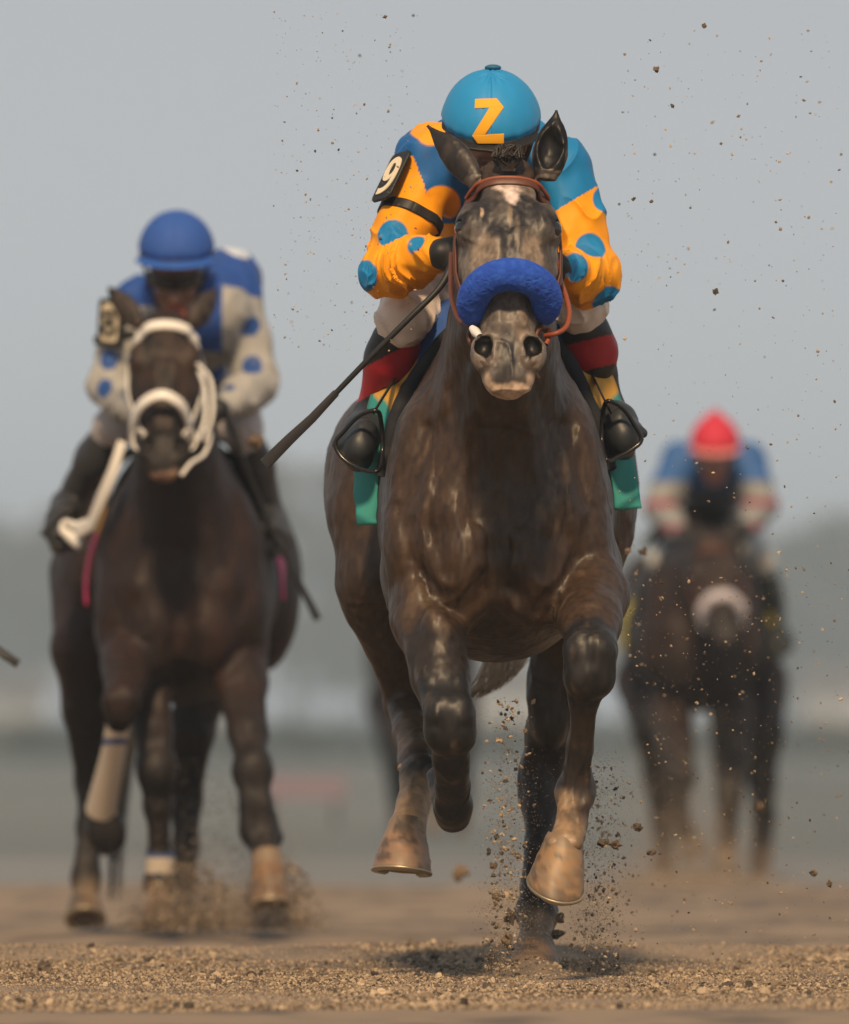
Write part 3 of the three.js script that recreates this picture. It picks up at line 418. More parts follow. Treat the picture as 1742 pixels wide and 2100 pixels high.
// far side of the infield: hedge, parked vans, trees, all out of focus in the mist
const leafMat = new THREE.MeshStandardMaterial({ vertexColors: true, roughness: 0.8, side: THREE.DoubleSide });
function leafGeo(n, seed, shape, size, col) {                                   // many leaf clumps inside a crown shape
  const R = rng(seed), pos = [], nor = [], c = [], idx = [];
  for (let i = 0; i < n; i++) {
    const p = shape(R), s = size * (0.6 + 0.8 * R()), a = V(R() - 0.5, R() - 0.5, R() - 0.5).normalize(), b = V(0, 0, 0).crossVectors(a, V(R() - 0.5, R() - 0.5, R() - 0.5)).normalize(), nn = V(0, 0, 0).crossVectors(a, b), v = 0.6 + 0.8 * R(), k = pos.length / 3;
    for (const [u, w, l] of [[-1, 0, 0], [0, -0.45, 0.15], [1, 0, 0], [0, 0.45, 0.15]]) { const q = p.clone().addScaledVector(a, u * s).addScaledVector(b, w * s).addScaledVector(nn, l * s); pos.push(q.x, q.y, q.z); nor.push(nn.x, nn.y, nn.z); c.push(col[0] * v, col[1] * v, col[2] * v); }
    idx.push(k, k + 1, k + 2, k, k + 2, k + 3);
  }
  const g = new THREE.BufferGeometry(); g.setAttribute('position', new THREE.Float32BufferAttribute(pos, 3)); g.setAttribute('normal', new THREE.Float32BufferAttribute(nor, 3)); g.setAttribute('color', new THREE.Float32BufferAttribute(c, 3)); g.setIndex(idx); return g;
}
{
  const bark = std([0.06, 0.05, 0.04], 0.9), R = rng(5), kinds = [];
  const say = ['broad grey-green tree behind the blue-capped rider', 'low rounded tree between the two nearest riders', 'tall tree behind the front rider\'s left boot', 'dark spreading tree behind the red-capped rider', 'tall dense tree at the photo\'s right edge', 'small tree at the photo\'s left edge', 'thin tree beside the tall dense one', 'bushy tree just right of the front horse'];
  const where = [[300, 1000, 3.4], [610, 850, 1.8], [740, 960, 2.4], [1480, 1030, 3.4], [1730, 1000, 3.6], [60, 950, 3.6], [1610, 1060, 2.6], [1290, 1080, 2.6]];
  where.forEach(([px, py, w0], i) => { const w = w0 * 3.6;
    const z = -1150 - 60 * R(), p = at(px, py, z), H = p.y, t = thing('tree', say[i] + ', blurred by mist', 'tree', [p.x, -0.1, z], 'far trees beyond the infield');
    const lobes = Array.from({ length: 13 }, () => [V((R() - 0.5) * w * 1.35, H * (0.28 + 0.56 * R()), (R() - 0.5) * w), w * (0.26 + 0.26 * R())]);
    part('crown', leafGeo(2600, 40 + i, (r) => { const [c, s] = lobes[Math.floor(r() * 13)], d = V(r() - 0.5, r() - 0.5, r() - 0.5).normalize().multiplyScalar(s * Math.pow(r(), 0.4)); return c.clone().add(d).setY(Math.min(H, Math.max(0.5, c.y + d.y * 0.85))); }, 0.75, [0.06 + 0.02 * R(), 0.075, 0.055]), leafMat, t);
    const limbs = [tube([V(0, 0, 0), V(0.1, H * 0.3, 0), V(0, H * 0.75, 0.1)], (u) => 0.45 - 0.34 * u, 10, 8)]; for (let k = 0; k < 5; k++) { const a = R() * 6.28; limbs.push(tube([V(0.05, H * (0.25 + 0.08 * k), 0), V(Math.cos(a) * w * 0.3, H * (0.4 + 0.08 * k), Math.sin(a) * w * 0.3), V(Math.cos(a) * w * 0.5, H * (0.55 + 0.07 * k), Math.sin(a) * w * 0.5)], (u) => 0.2 - 0.14 * u, 6, 6)); }
    part('trunk', bare(limbs), bark, t);
  });
  // clipped hedges
  [[-16, 16, -420, 1.5, 'long low clipped hedge across the infield'], [-40, 40, -1000, 7, 'tall dark hedge behind the pale stable blocks']].forEach(([x0, x1, z, h, say], i) => {
    const t = thing('hedge', say + ', blurred by mist', 'hedge', [(x0 + x1) / 2, -0.05, z]);
    part('foliage', leafGeo(7000, 70 + i, (r) => V((r() - 0.5) * (x1 - x0), h * (0.04 + 0.96 * r()) * (0.9 + 0.1 * Math.sin(r() * 30)), (r() - 0.5) * 1.2), 0.16 + 0.2 * i, [0.05, 0.07, 0.055]), leafMat, t); part('stem', tube(Array.from({ length: 25 }, (_, k) => V((k / 24 - 0.5) * (x1 - x0), k % 2 ? h * 0.6 : 0.02, 0)), 0.03, 96, 5), bark, t);
  });
  // stable blocks far across the infield
  const roofM = std([0.12, 0.11, 0.11], 0.8), paneM = std([0.04, 0.045, 0.05], 0.3);
  const stable = (px, z, label, col, len, h) => {
    const p = at(px, 1525, z), t = thing('stable_block', label, 'building', [p.x, -0.1, z], 'stable blocks beyond the infield'), d = 7;
    const w = new THREE.BoxGeometry(len, h, d); w.translate(0, h / 2, 0); part('wall', w, std(col, 0.8), t);
    const sh = new THREE.Shape(); sh.moveTo(-d / 2 - 0.5, 0); sh.lineTo(d / 2 + 0.5, 0); sh.lineTo(0, 1.5); const r = new THREE.ExtrudeGeometry(sh, { depth: len + 0.8, bevelEnabled: false }); r.rotateY(Math.PI / 2); r.translate(-(len + 0.8) / 2, h + 0.003, 0); part('roof', r, roofM, t);
    const n = Math.floor(len / 3.2); for (let k = 0; k < n; k++) { const g = new THREE.BoxGeometry(1.2, 2.3, 0.08); g.translate((k - (n - 1) / 2) * 3.1, 1.16, d / 2 + 0.03); part('door', g, roofM, t); const q = new THREE.BoxGeometry(0.8, 0.6, 0.08); q.translate((k - (n - 1) / 2) * 3.1, h - 0.7, d / 2 + 0.03); part('window', q, paneM, t); }
  };
  stable(1742, -870, 'white stable block at the photo\'s right edge, blurred', [0.4, 0.4, 0.41], 6.5, 4.6); stable(1040, -880, 'white stable block seen between the front horse\'s legs, blurred', [0.38, 0.39, 0.4], 5, 4.9); stable(0, -875, 'white stable block at the photo\'s left edge, blurred', [0.33, 0.34, 0.35], 6.5, 4.2); stable(470, -890, 'grey stable block seen past the legs of the white-bridled horse', [0.3, 0.31, 0.33], 4.6, 4.2);
  const bp = at(622, 1615, -62), bd = thing('banner_board', 'low dusty pink board standing on the infield turf', 'board', [bp.x, -0.04, -62]); const bg = new THREE.BoxGeometry(0.62, 0.17, 0.03); bg.translate(0, bp.y + 0.04, 0); part('panel', bg, std([0.2, 0.16, 0.2], 0.7), bd);
  for (const s of [-0.24, 0.24]) { const g = new THREE.CylinderGeometry(0.015, 0.015, bp.y + 0.05, 8); g.translate(s, (bp.y + 0.05) / 2, -0.025); part('post', g, bark, bd); }
}

// ---------------------------------------------------------------- front horse
const DUST = [0.3, 0.2, 0.12], BLACKC = [0.018, 0.016, 0.016];
const jl = (px, py, z) => { const p = at(px, py, z); p.x -= at(1020, 1525, 0).x; return p; }, DARKS = [[jl(905, 1385, 0.12), 0.12, 0.7], [jl(922, 1490, 0.2), 0.13, 0.95], [jl(928, 1580, 0.1), 0.12, 0.95], [jl(928, 1660, -0.03), 0.1, 0.95], [jl(1211, 1355, 0.3), 0.1, 0.9], [jl(1195, 1480, 0.23), 0.13, 0.55], [jl(1184, 1600, 0.16), 0.09, 0.6], [jl(865, 1590, -0.72), 0.035, 0.95]], DUSTY = [[jl(832, 1705, -0.6), 0.13, 0.9], [jl(850, 1640, -0.68), 0.07, 0.6], [jl(1152, 1735, 0.24), 0.1, 0.85], [jl(1158, 1660, 0.18), 0.06, 0.7], [jl(1099, 1935, -0.93), 0.11, 0.7], [jl(845, 1510, -0.9), 0.1, 0.25]];
function coat1(o, x, y, z, nx, ny, nz) {
  set3(o, [0.043, 0.0245, 0.0138]);
  const n = fbm(x * 5, y * 3.2, z * 5, 4), n2 = fbm(x * 30 + 4, y * 9, z * 30, 3);
  mix3(o, [0.02, 0.014, 0.011], 0.6 * sstep(-0.1, 0.45, n * 0.6 + 0.5 * n2)); mix3(o, [0.07, 0.04, 0.02], 0.25 * sstep(0.05, 0.4, n2 - 0.2 * n));
  if (y < 0.75 && z < -0.6 && x > 0) mix3(o, BLACKC, 0.8 * sstep(0.8, 0.6, y + 0.16 * n));
  for (const [c, r, k] of DARKS) { const d = Math.hypot(x - c.x, y - c.y, z - c.z); if (d < r * 1.3) mix3(o, [0.012, 0.0115, 0.0125], k * sstep(r * 1.1, r * 0.9, d + 0.07 * n + 0.05 * n2)); }                                                      // black knees and shins
  for (const [c, r, k] of DUSTY) { const d = Math.hypot(x - c.x, y - c.y, z - c.z); if (d < r * 1.3) mix3(o, DUST, k * sstep(r * 1.15, r * 0.6, d + 0.05 * n + 0.03 * n2)); }
  mix3(o, [0.2, 0.14, 0.09], 0.25 * sstep(0.2, 0.5, n2)); const f = 1 + 0.34 * noise(x * 95, y * 42, z * 95) + 0.22 * noise(x * 150, y * 150, z * 150); o[0] *= f; o[1] *= f; o[2] *= f;
}
function blobs(list, Q, poll, hs, ha) { return (o, x, y, z, HL, n) => { const px = x - poll.x, py = y - poll.y, pz = z - poll.z, a = (px * hs.x + py * hs.y + pz * hs.z) / HL, t = (px * ha.x + py * ha.y + pz * ha.z) / HL; for (const [bx, bt, rx, rt, col, s] of list) mix3(o, col, s * sstep(1.15, 0.55, Math.hypot((a - bx) / rx, (t - bt) / rt) + 0.5 * n)); return [a, t]; }; }
const headCoat1 = (Q, poll, hs, ha, hu, HL) => {
  const dk = [0.017, 0.016, 0.02], lt = [0.27, 0.205, 0.15], f = blobs([[-0.075, 0.1, 0.05, 0.05, [0.045, 0.038, 0.036], 0.8], [0.07, 0.07, 0.04, 0.05, [0.2, 0.155, 0.12], 0.7], [0.045, 0.125, 0.05, 0.05, dk, 0.98], [0.07, 0.14, 0.04, 0.036, dk, 0.95], [0, 0.17, 0.07, 0.035, dk, 0.75], [-0.052, 0.108, 0.045, 0.03, dk, 0.8], [-0.066, 0.145, 0.04, 0.032, dk, 0.92], [0.0, 0.21, 0.045, 0.07, dk, 0.85], [-0.03, 0.195, 0.02, 0.05, dk, 0.7], [0.058, 0.235, 0.032, 0.06, lt, 0.9], [-0.055, 0.245, 0.032, 0.055, lt, 0.7], [0.02, 0.2, 0.008, 0.05, lt, 0.4], [0.003, 0.15, 0.006, 0.035, lt, 0.7], [-0.062, 0.135, 0.004, 0.016, [0.5, 0.36, 0.25], 0.9], [-0.005, 0.052, 0.038, 0.034, [0.6, 0.49, 0.43], 0.95], [0.006, 0.085, 0.016, 0.028, [0.66, 0.54, 0.5], 0.95], [0.03, 0.42, 0.025, 0.05, lt, 0.7], [-0.02, 0.42, 0.02, 0.06, [0.1, 0.085, 0.08], 0.5], [0, 0.475, 0.02, 0.04, dk, 0.9], [0, 0.51, 0.028, 0.045, dk, 0.97], [0, 0.54, 0.042, 0.032, [0.018, 0.016, 0.017], 0.97], [-0.108, 0.152, 0.03, 0.022, [0.01, 0.009, 0.009], 0.95], [0.108, 0.152, 0.03, 0.022, [0.01, 0.009, 0.009], 0.95]], Q, poll, hs, ha);
  return (o, x, y, z) => { const n = fbm(x * 26, y * 15, z * 26, 4), n3 = fbm(x * 75, y * 45, z * 75, 3); set3(o, [0.15, 0.126, 0.108]); mix3(o, [0.032, 0.027, 0.026], 0.7 * sstep(-0.1, 0.35, n)); const u = ((x - poll.x) * hu.x + (y - poll.y) * hu.y + (z - poll.z) * hu.z) / HL, [a, t] = f(o, x, y, z, HL, n + 0.7 * n3), A = Math.abs(a);
    if (t > 0.44 && A > 0.022) mix3(o, [0.2, 0.165, 0.14], 0.6 * sstep(0.022, 0.034, A + 0.008 * n) * sstep(0.44, 0.47, t));
    const rim = Math.hypot((A - 0.052) / 0.031, (t - 0.487) / 0.043); if (rim > 0.9 && rim < 1.15 && t > 0.45) mix3(o, [0.17, 0.135, 0.11], 0.6);
    if (t > 0.53) mix3(o, [0.05, 0.042, 0.04], 0.7); if (t > 0.535 && A > 0.03) mix3(o, [0.44, 0.33, 0.25], 0.85 * sstep(0.036, 0.046, A + 0.008 * n) * sstep(0.535, 0.55, t)); if (t > 0.558) mix3(o, [0.55, 0.41, 0.31], 0.9 * sstep(0.558, 0.567, t + 0.006 * n));
    mix3(o, [0.05, 0.042, 0.04], 0.45 * sstep(0.0, 0.35, n3)); if (t < 0.005) mix3(o, [0.03, 0.024, 0.022], 0.9); mix3(o, [0.06, 0.038, 0.026], 0.85 * sstep(-0.1, -0.16, u)); const g = 1 + 0.28 * noise(x * 130, y * 80, z * 130) + 0.15 * noise(x * 240, y * 240, z * 240); o[0] *= g; o[1] *= g; o[2] *= g;
    for (const s of [-1, 1]) if (Math.hypot((a - s * 0.056) / 0.024, (t - 0.478) / 0.032) < 1 && u > -0.07 && u < -0.009) set3(o, [0.005, 0.004, 0.004]); else if (Math.abs(a) > 0.03 && t > 0.485 && t < 0.535 && u < -0.008 && u > -0.05 && Math.hypot((a - s * 0.046) / 0.022, (t - 0.508) / 0.026) < 1) mix3(o, [0.06, 0.038, 0.03], 0.8); };
};
const S1 = { creases: [[-1, 1], [1, 1]].flatMap(([s]) => [[[s * 0.075, 1.46], [s * 0.125, 1.28], [s * 0.15, 1.1], [s * 0.125, 0.97]], [[s * 0.225, 1.12], [s * 0.2, 1.0], [s * 0.15, 0.92]], [[s * 0.16, 1.3], [s * 0.215, 1.12]], [[s * 0.03, 0.93], [s * 0.09, 0.88], [s * 0.13, 0.9]], [[s * 0.035, 1.3], [s * 0.05, 1.1]]]),
  label: 'dark bay horse leading at a gallop with a blue roll across its nose', z0: 0, cx: 1020, seed: 1, cell: 0.0072, headCell: 0.0042, coat: coat1, headCoat: headCoat1,
  poll: [1043, 352, 0.34], chin: [1043, 812, 0.66], roll: -0.03,
  ears: [{ root: [1120, 368, 0.33], tip: [1142, 226, 0.31], w: 0.042, face: [-0.1, 0.05, 1], hollow: true }, { root: [978, 372, 0.33], tip: [879, 259, 0.24], w: 0.036, face: [-0.75, 0.45, 0.35], hollow: false }],
  extra: [[[788, 965, -1.2], [0.115, 0.2, 0.24]], [[1205, 975, -1.2], [0.1, 0.22, 0.24]]],
  legs: [
    { pts: [[868, 1180, -0.16, 0.1], [880, 1270, -0.02, 0.082], [905, 1390, 0.12, 0.062], [922, 1470, 0.2, 0.056]], bulge: [[906, 1462, 0.215, [0.04, 0.05, 0.045], 0.02], [940, 1468, 0.215, [0.04, 0.05, 0.045], 0.02], [908, 1506, 0.205, [0.04, 0.045, 0.042], 0.02], [944, 1510, 0.205, [0.038, 0.042, 0.042], 0.02], [900, 1330, 0.1, [0.05, 0.1, 0.06], 0.03], [878, 1245, -0.02, [0.065, 0.09, 0.08]]] },
    { pts: [[922, 1500, 0.2, 0.05], [926, 1560, 0.13, 0.038], [928, 1610, 0.06, 0.036], [930, 1652, -0.01, 0.042], [930, 1672, -0.05, 0.036], [924, 1655, -0.14, 0.036]], bulge: [[929, 1655, -0.005, [0.041, 0.045, 0.04], 0.02]], k: 0.025, hoof: { bare: true, cols: [[0.03, 0.025, 0.022], [0.05, 0.04, 0.03]], c: [922, 1640, -0.16], s: [920, 1590, -0.22], f: [0, -1, -0.3], r0: 0.042, r1: 0.052, slant: 0.01 } },
    { pts: [[1185, 1170, -0.16, 0.105], [1205, 1220, -0.02, 0.088], [1212, 1275, 0.14, 0.068], [1211, 1335, 0.28, 0.056]], bulge: [[1192, 1342, 0.3, [0.042, 0.06, 0.05], 0.02], [1230, 1338, 0.3, [0.042, 0.06, 0.05], 0.02], [1190, 1388, 0.3, [0.04, 0.05, 0.045], 0.02], [1226, 1386, 0.3, [0.042, 0.05, 0.045], 0.02], [1222, 1222, -0.02, [0.07, 0.055, 0.1]]] },
    { pts: [[1207, 1380, 0.29, 0.047], [1199, 1430, 0.26, 0.034], [1191, 1530, 0.2, 0.029], [1182, 1605, 0.16, 0.036], [1180, 1628, 0.15, 0.044], [1172, 1690, 0.2, 0.034], [1158, 1730, 0.24, 0.045]], bulge: [[1180, 1622, 0.14, [0.043, 0.042, 0.042], 0.02]], k: 0.025, hoof: { c: [1158, 1722, 0.235], s: [1141, 1812, 0.262], f: [0.05, -0.25, 1], r0: 0.044, r1: 0.067, slant: 0.055, cols: [[0.3, 0.18, 0.085], [0.2, 0.12, 0.065]] } },
    { pts: [[790, 920, -1.3, 0.13], [772, 1060, -1.05, 0.11], [785, 1190, -1.0, 0.1], [808, 1310, -1.06, 0.072], [832, 1425, -1.12, 0.056]], bulge: [[752, 1000, -1.15, [0.09, 0.18, 0.2], 0.06], [760, 1180, -1.02, [0.07, 0.15, 0.09], 0.05], [836, 1440, -1.13, [0.047, 0.06, 0.06], 0.03]] },
    { pts: [[834, 1440, -1.12, 0.05], [846, 1500, -0.98, 0.044], [858, 1565, -0.82, 0.042], [864, 1592, -0.75, 0.046], [848, 1650, -0.66, 0.036], [836, 1705, -0.6, 0.046]], bulge: [[868, 1588, -0.74, [0.043, 0.042, 0.045], 0.02]], k: 0.025, hoof: { c: [834, 1690, -0.6], s: [825, 1782, -0.55], f: [-0.05, -0.2, 1], r0: 0.042, r1: 0.071, slant: 0.022, cols: [[0.3, 0.18, 0.11], [0.2, 0.13, 0.085]] } },
    { pts: [[1190, 920, -1.3, 0.13], [1195, 1080, -1.1, 0.115], [1180, 1230, -1.02, 0.095], [1150, 1400, -1.1, 0.066], [1128, 1500, -1.16, 0.052], [1113, 1590, -1.2, 0.05]], bulge: [[1222, 1000, -1.15, [0.09, 0.2, 0.2], 0.06], [1106, 1600, -1.2, [0.05, 0.075, 0.06], 0.03], [1112, 1640, -1.17, [0.046, 0.06, 0.05], 0.03], [1130, 1420, -1.08, [0.055, 0.14, 0.06], 0.03]] },
    { pts: [[1110, 1640, -1.18, 0.045], [1106, 1730, -1.12, 0.034], [1102, 1820, -1.06, 0.037], [1101, 1872, -1.02, 0.048], [1099, 1925, -0.95, 0.038], [1097, 1945, -0.92, 0.044]], bulge: [[1101, 1870, -1.03, [0.047, 0.046, 0.045], 0.02]], k: 0.025, hoof: { c: [1097, 1938, -0.92], s: [1096, 1998, -0.86], f: [0, 0, 1], r0: 0.048, r1: 0.064, slant: 0.012 } },
  ],
  hoofCols: [[0.3, 0.18, 0.1], [0.2, 0.13, 0.08]],
};
const H1 = makeHorse(S1);
{
  // bridle: chestnut leather, sheepskin roll, bit and reins
  const b = bridle(H1, M.leather, { brow: 0.04, browTilt: 0.012, bit: 0.42, w: 0.02, ringR: 0.02, ringMat: M.leather });
  const r2 = headRing(H1, 0.03, -1.4, 1.4, 26, 0.009, 0.012); part('browband', tube(r2.pts, 0.005, 40, 8), M.orange, b);
  const pts = [[970, 648, 0.5], [968, 622, 0.53], [980, 594, 0.56], [1008, 571, 0.585], [1045, 562, 0.597], [1084, 569, 0.587], [1112, 590, 0.56], [1122, 618, 0.53], [1119, 644, 0.5]].map((p) => H1.J(...p));
  const roll = new Field(), cv = new THREE.CatmullRomCurve3(pts); for (let i = 0; i < 24; i++) { const a = cv.getPoint(i / 24), c = cv.getPoint((i + 1) / 24), R = (t) => 0.035 - 0.01 * Math.pow(Math.abs(t - 0.5) * 2, 6); roll.cap(a, c, R(i / 24), R((i + 1) / 24), 0.01); }
  roll.disp = (x, y, z) => 0.0009 * noise(x * 60, y * 60, z * 60) + 0.0016 * noise(x * 240, y * 240, z * 240);
  const bl = pts.map((p) => p.clone()); part('noseband_roll', roll.mesh([-0.2, 1.4, 0.3], [0.3, 1.8, 0.75], 0.0036, (o, x, y, z) => { set3(o, [0.012, 0.065, 0.42]); mix3(o, [0.02, 0.1, 0.52], 0.7 * sstep(-0.1, 0.5, noise(x * 90, y * 90, z * 90))); }), vcol(0.95, { sheen: 0.6, sheenColor: new THREE.Color(0.1, 0.25, 0.7), sheenRoughness: 0.6 }), b);
  part('bit_cheek', tube([H1.J(968, 672, 0.53), H1.J(984, 690, 0.56)], (t) => 0.0075 + 0.004 * Math.sin(t * 3.1), 8, 10), std([0.75, 0.75, 0.74], 0.35), b);
  part('rein', tube([[1118, 688, 0.5], [1140, 684, 0.52], [1160, 672, 0.5], [1168, 645, 0.46], [1162, 610, 0.4], [1150, 575, 0.3], [1148, 545, 0.16], [1146, 525, 0.1]].map((p) => H1.J(...p)), 0.006, 50, 8), M.orange, b);
  part('rein', tube([[966, 670, 0.48], [945, 660, 0.44], [928, 620, 0.36], [925, 560, 0.2], [926, 520, 0.12]].map((p) => H1.J(...p)), 0.006, 40, 8), M.leather, b);
  part('chin_strap', tube([[1126, 672, 0.5], [1128, 690, 0.5], [1120, 706, 0.51]].map((p) => H1.J(...p)), 0.006, 12, 8), M.orange, b);
  part('lead_strap', tube([[1092, 752, 0.55], [1100, 764, 0.52], [1106, 776, 0.52]].map((p) => H1.J(...p)), 0.004, 8, 6), std([0.3, 0.16, 0.08], 0.6), b);
  // forelock knot and a few mane hairs, tail
  const R = rng(31), hair = []; for (let i = 0; i < 130; i++) { const a = R() * 6.28, e = R(), p0 = H1.J(1043 + (R() - 0.5) * 26, 350, 0.37), r = 16 + 24 * R(); hair.push(tube([p0, H1.J(1043 + Math.cos(a) * r * 0.8, 318 + (R() - 0.5) * 16, 0.37 + 0.02 * (R() - 0.5)), H1.J(1043 + Math.cos(a + 1) * r * 0.7, 300 - 5 * e, 0.36 + 0.04 * (R() - 0.5)), H1.J(1043 + Math.cos(a + 2) * r * 0.9, 322 + 8 * (R() - 0.5), 0.34 + 0.05 * R())], 0.0028, 9, 4)); }
  part('forelock', bare(hair), std([0.022, 0.016, 0.014], 0.5), H1.root);
  const tail = []; for (let i = 0; i < 150; i++) { const s = R(), x1 = 985 + 112 * Math.pow(s, 1.1), y1 = 1428 - 58 * s * s + (R() - 0.5) * 22, w = R() - 0.5; tail.push(tube([H1.J(1015 + w * 40, 780, -1.9), H1.J(1000 + w * 80, 1000, -2.3), H1.J(1010 + 60 * s + w * 50, 1240, -2.35), H1.J(lerp(1000, 1075, s) + w * 24, 1345 - 6 * s, -2.3), H1.J(x1 + w * 12, y1 - 40, -2.25), H1.J(x1 - 30, y1, -2.2)], (t) => 0.003 - 0.0018 * t, 18, 4)); }
  part('tail', bare(tail), std([0.3, 0.2, 0.11], 0.5), H1.root);
  // rubber band and run-down patch on the near-side hind leg
  const bp = []; for (let i = 0; i < 20; i++) { const a = i / 20 * 6.283; bp.push(H1.J(860, 1566, -0.8).add(V(Math.cos(a) * 0.046, 0.011 * Math.cos(a) + 0.004 * Math.sin(3 * a), Math.sin(a) * 0.046))); } part('leg_band', tube(bp, 0.007, 40, 8, true), std([0.5, 0.36, 0.17], 0.6), H1.root);
}
// ---------------------------------------------------------------- saddle cloths, saddle, stirrups
function drape(H, phi0, phi1, z0, z1, off, flare, thick, color, nu = 60, nv = 14, cy = 1.1) {                                   // lies over the trunk, angles measured from straight up
  return sheet((u, v) => { const a = lerp(phi0, phi1, u), z = lerp(z0, z0 + (z1 - z0) * (1 - 0.85 * sstep(0.7, 1, sideOf(u))), v), dir = V(Math.sin(a), Math.cos(a), 0), c = V(0, cy, z), p = H.B.hit(c.clone().addScaledVector(dir, 0.9), dir.clone().negate(), 0.9) ?? c.clone().addScaledVector(dir, 0.3); return p.addScaledVector(dir, off + flare(u, v) + 0.004 * noise(u * 14, v * 3, off * 90)); }, nu, nv, thick, color);
}
const sideOf = (u) => Math.abs(u - 0.5) * 2;
{
  const t = thing('saddle_cloth', 'teal saddle cloth with blue and gold trim on the leading horse', 'saddle cloth', H1.base.toArray());
  part('towel', drape(H1, -1.6, 1.5, -0.42, -0.6, 0.014, (u, v) => 0.02 * (1 - 0.5 * v) * sstep(0.35, 0.7, sideOf(u)) + 0.008 + 0.012 * sstep(0.5, 0.9, sideOf(u)) * noise(u * 9, v * 5, 4), 0.006, (o, u, v, p) => { set3(o, [0.04, 0.30, 0.27]); }, 90, 16), M.cloth, t);
  part('pad', drape(H1, -1.2, 1.15, -0.34, -0.62, 0.008, (u, v) => -0.012, 0.036, (o) => set3(o, [0.012, 0.014, 0.02]), 80, 12), M.cloth, t);
  part('trim', drape(H1, -1.62, 1.5, -0.37, -0.43, 0.014, (u, v) => (0.08 - 0.022 * sstep(0.45, 0.7, sideOf(u))) * Math.pow(v, 0.8) + 0.008 * sstep(0.4, 0.8, sideOf(u)) * noise(u * 14, v * 2, 2), 0.01, (o, u, v, p) => { const a = Math.abs(lerp(-1.62, 1.5, u)) + 0.01 * noise(u * 40, v * 4, 1); set3(o, a < 0.47 ? [0.03, 0.085, 0.3] : a < 0.76 ? [0.6, 0.32, 0.055] : [0.035, 0.27, 0.25]); }, 120, 6), M.cloth, t);
}

// ---------------------------------------------------------------- front rider
const TEAL = [0.008, 0.20, 0.47], TEALD = [0.010, 0.115, 0.37], GOLD = [0.9, 0.35, 0.004];
const P1 = makeJockey({
  label: 'person crouched on the leading horse in a teal cap and gold sleeves with teal dots', z0: 0, cx: 1020, cell: 0.0038, headCell: 0.0055,
  head: [1010, 292, -0.06], pitch: 0.75, hip: [1014, 520, -0.98], sh: [[884, 345, -0.32], [1146, 350, -0.32]], el: [[790, 556, -0.22], [1212, 570, -0.24]], wr: [[898, 520, 0.02], [1150, 548, -0.02]], hd: [[0.8, 0.02, 0.5], [-0.8, 0.02, 0.5]], pn: [[0.3, -0.2, -1], [-0.3, -0.2, -1]], thumb: [-1, 1],
  kn: [[828, 648, -0.33], [1190, 628, -0.33]], an: [[766, 868, -0.54], [1237, 846, -0.54]], toe: [[736, 908, -0.28], [1278, 886, -0.28]],
  billow: [[[888, 308, -0.4], [0.085, 0.06, 0.14]], [[1010, 300, -0.55], [0.15, 0.09, 0.2]]], wrinkle: 0.0095,
  jersey: (() => {
    let K; const mk = (J) => ({ teal: [[[806, 481, -0.18], 0.037], [[750, 566, -0.2], 0.038], [[858, 506, -0.04], 0.026], [[1240, 416, -0.34], 0.042], [[1212, 507, -0.18], 0.037], [[1176, 549, -0.06], 0.036], [[1250, 622, -0.2], 0.042], [[700, 400, -0.34], 0.02]].map(([p, r]) => [J(p), r]), gold: [[[906, 423, -0.24], 0.05], [[884, 278, -0.36], 0.05], [[1010, 450, -0.2], 0.05], [[1040, 290, -0.5], 0.06], [[960, 250, -0.6], 0.06], [[1128, 300, -0.32], 0.03]].map(([p, r]) => [J(p), r]) });
    return (o, x, y, z, nx, ny, nz, G) => {
      K = K ?? mk(G.J); const i = x < 0 ? 0 : 1, e = G.el[i], s = G.sh[i], d = V(0, 0, 0).subVectors(e, s), u = ((x - s.x) * d.x + (y - s.y) * d.y + (z - s.z) * d.z) / d.lengthSq(), arm = i ? x > s.x - 0.035 || y < e.y + 0.12 && Math.abs(x) > 0.11 : x < s.x + 0.05 - 0.08 * (y - s.y) || y < e.y + 0.12 && Math.abs(x) > 0.08;
      const sleeve = i ? arm && y < 1.925 - (0.29 - x) * 0.62 : (x + 0.207) < -0.385 * (y - 1.967) + 0.012 * noise(x * 20, y * 20, z * 20) && y < 1.967 || y < e.y + 0.12 && x < -0.1;
      set3(o, sleeve ? GOLD : TEALD); if (!sleeve && i) mix3(o, TEAL, 0.9);
      for (const [c, r] of sleeve ? K.teal : K.gold) { const q = Math.hypot(x - c.x, y - c.y, (z - c.z) * 0.35); if (q < r + 0.003) mix3(o, sleeve ? TEAL : GOLD, sstep(r + 0.0025, r - 0.0025, q)); }
      mix3(o, [0.1, 0.075, 0.05], 0.16 * sstep(0.3, 0.6, fbm(x * 30, y * 30, z * 30, 3)));
    };
  })(),
  pants: [0.8, 0.7, 0.62],
  boot: (o, u, x, y, z, i) => { set3(o, [0.013, 0.013, 0.015]); const q = y + (i ? -0.25 * (x - 0.22) : -0.5 * (x + 0.25)), r = i ? 1.528 : 1.497; if (q < r && q > r - 0.072) set3(o, [0.4, 0.008, 0.02]); if (y < 1.36) set3(o, [0.018, 0.022, 0.028]); },
});
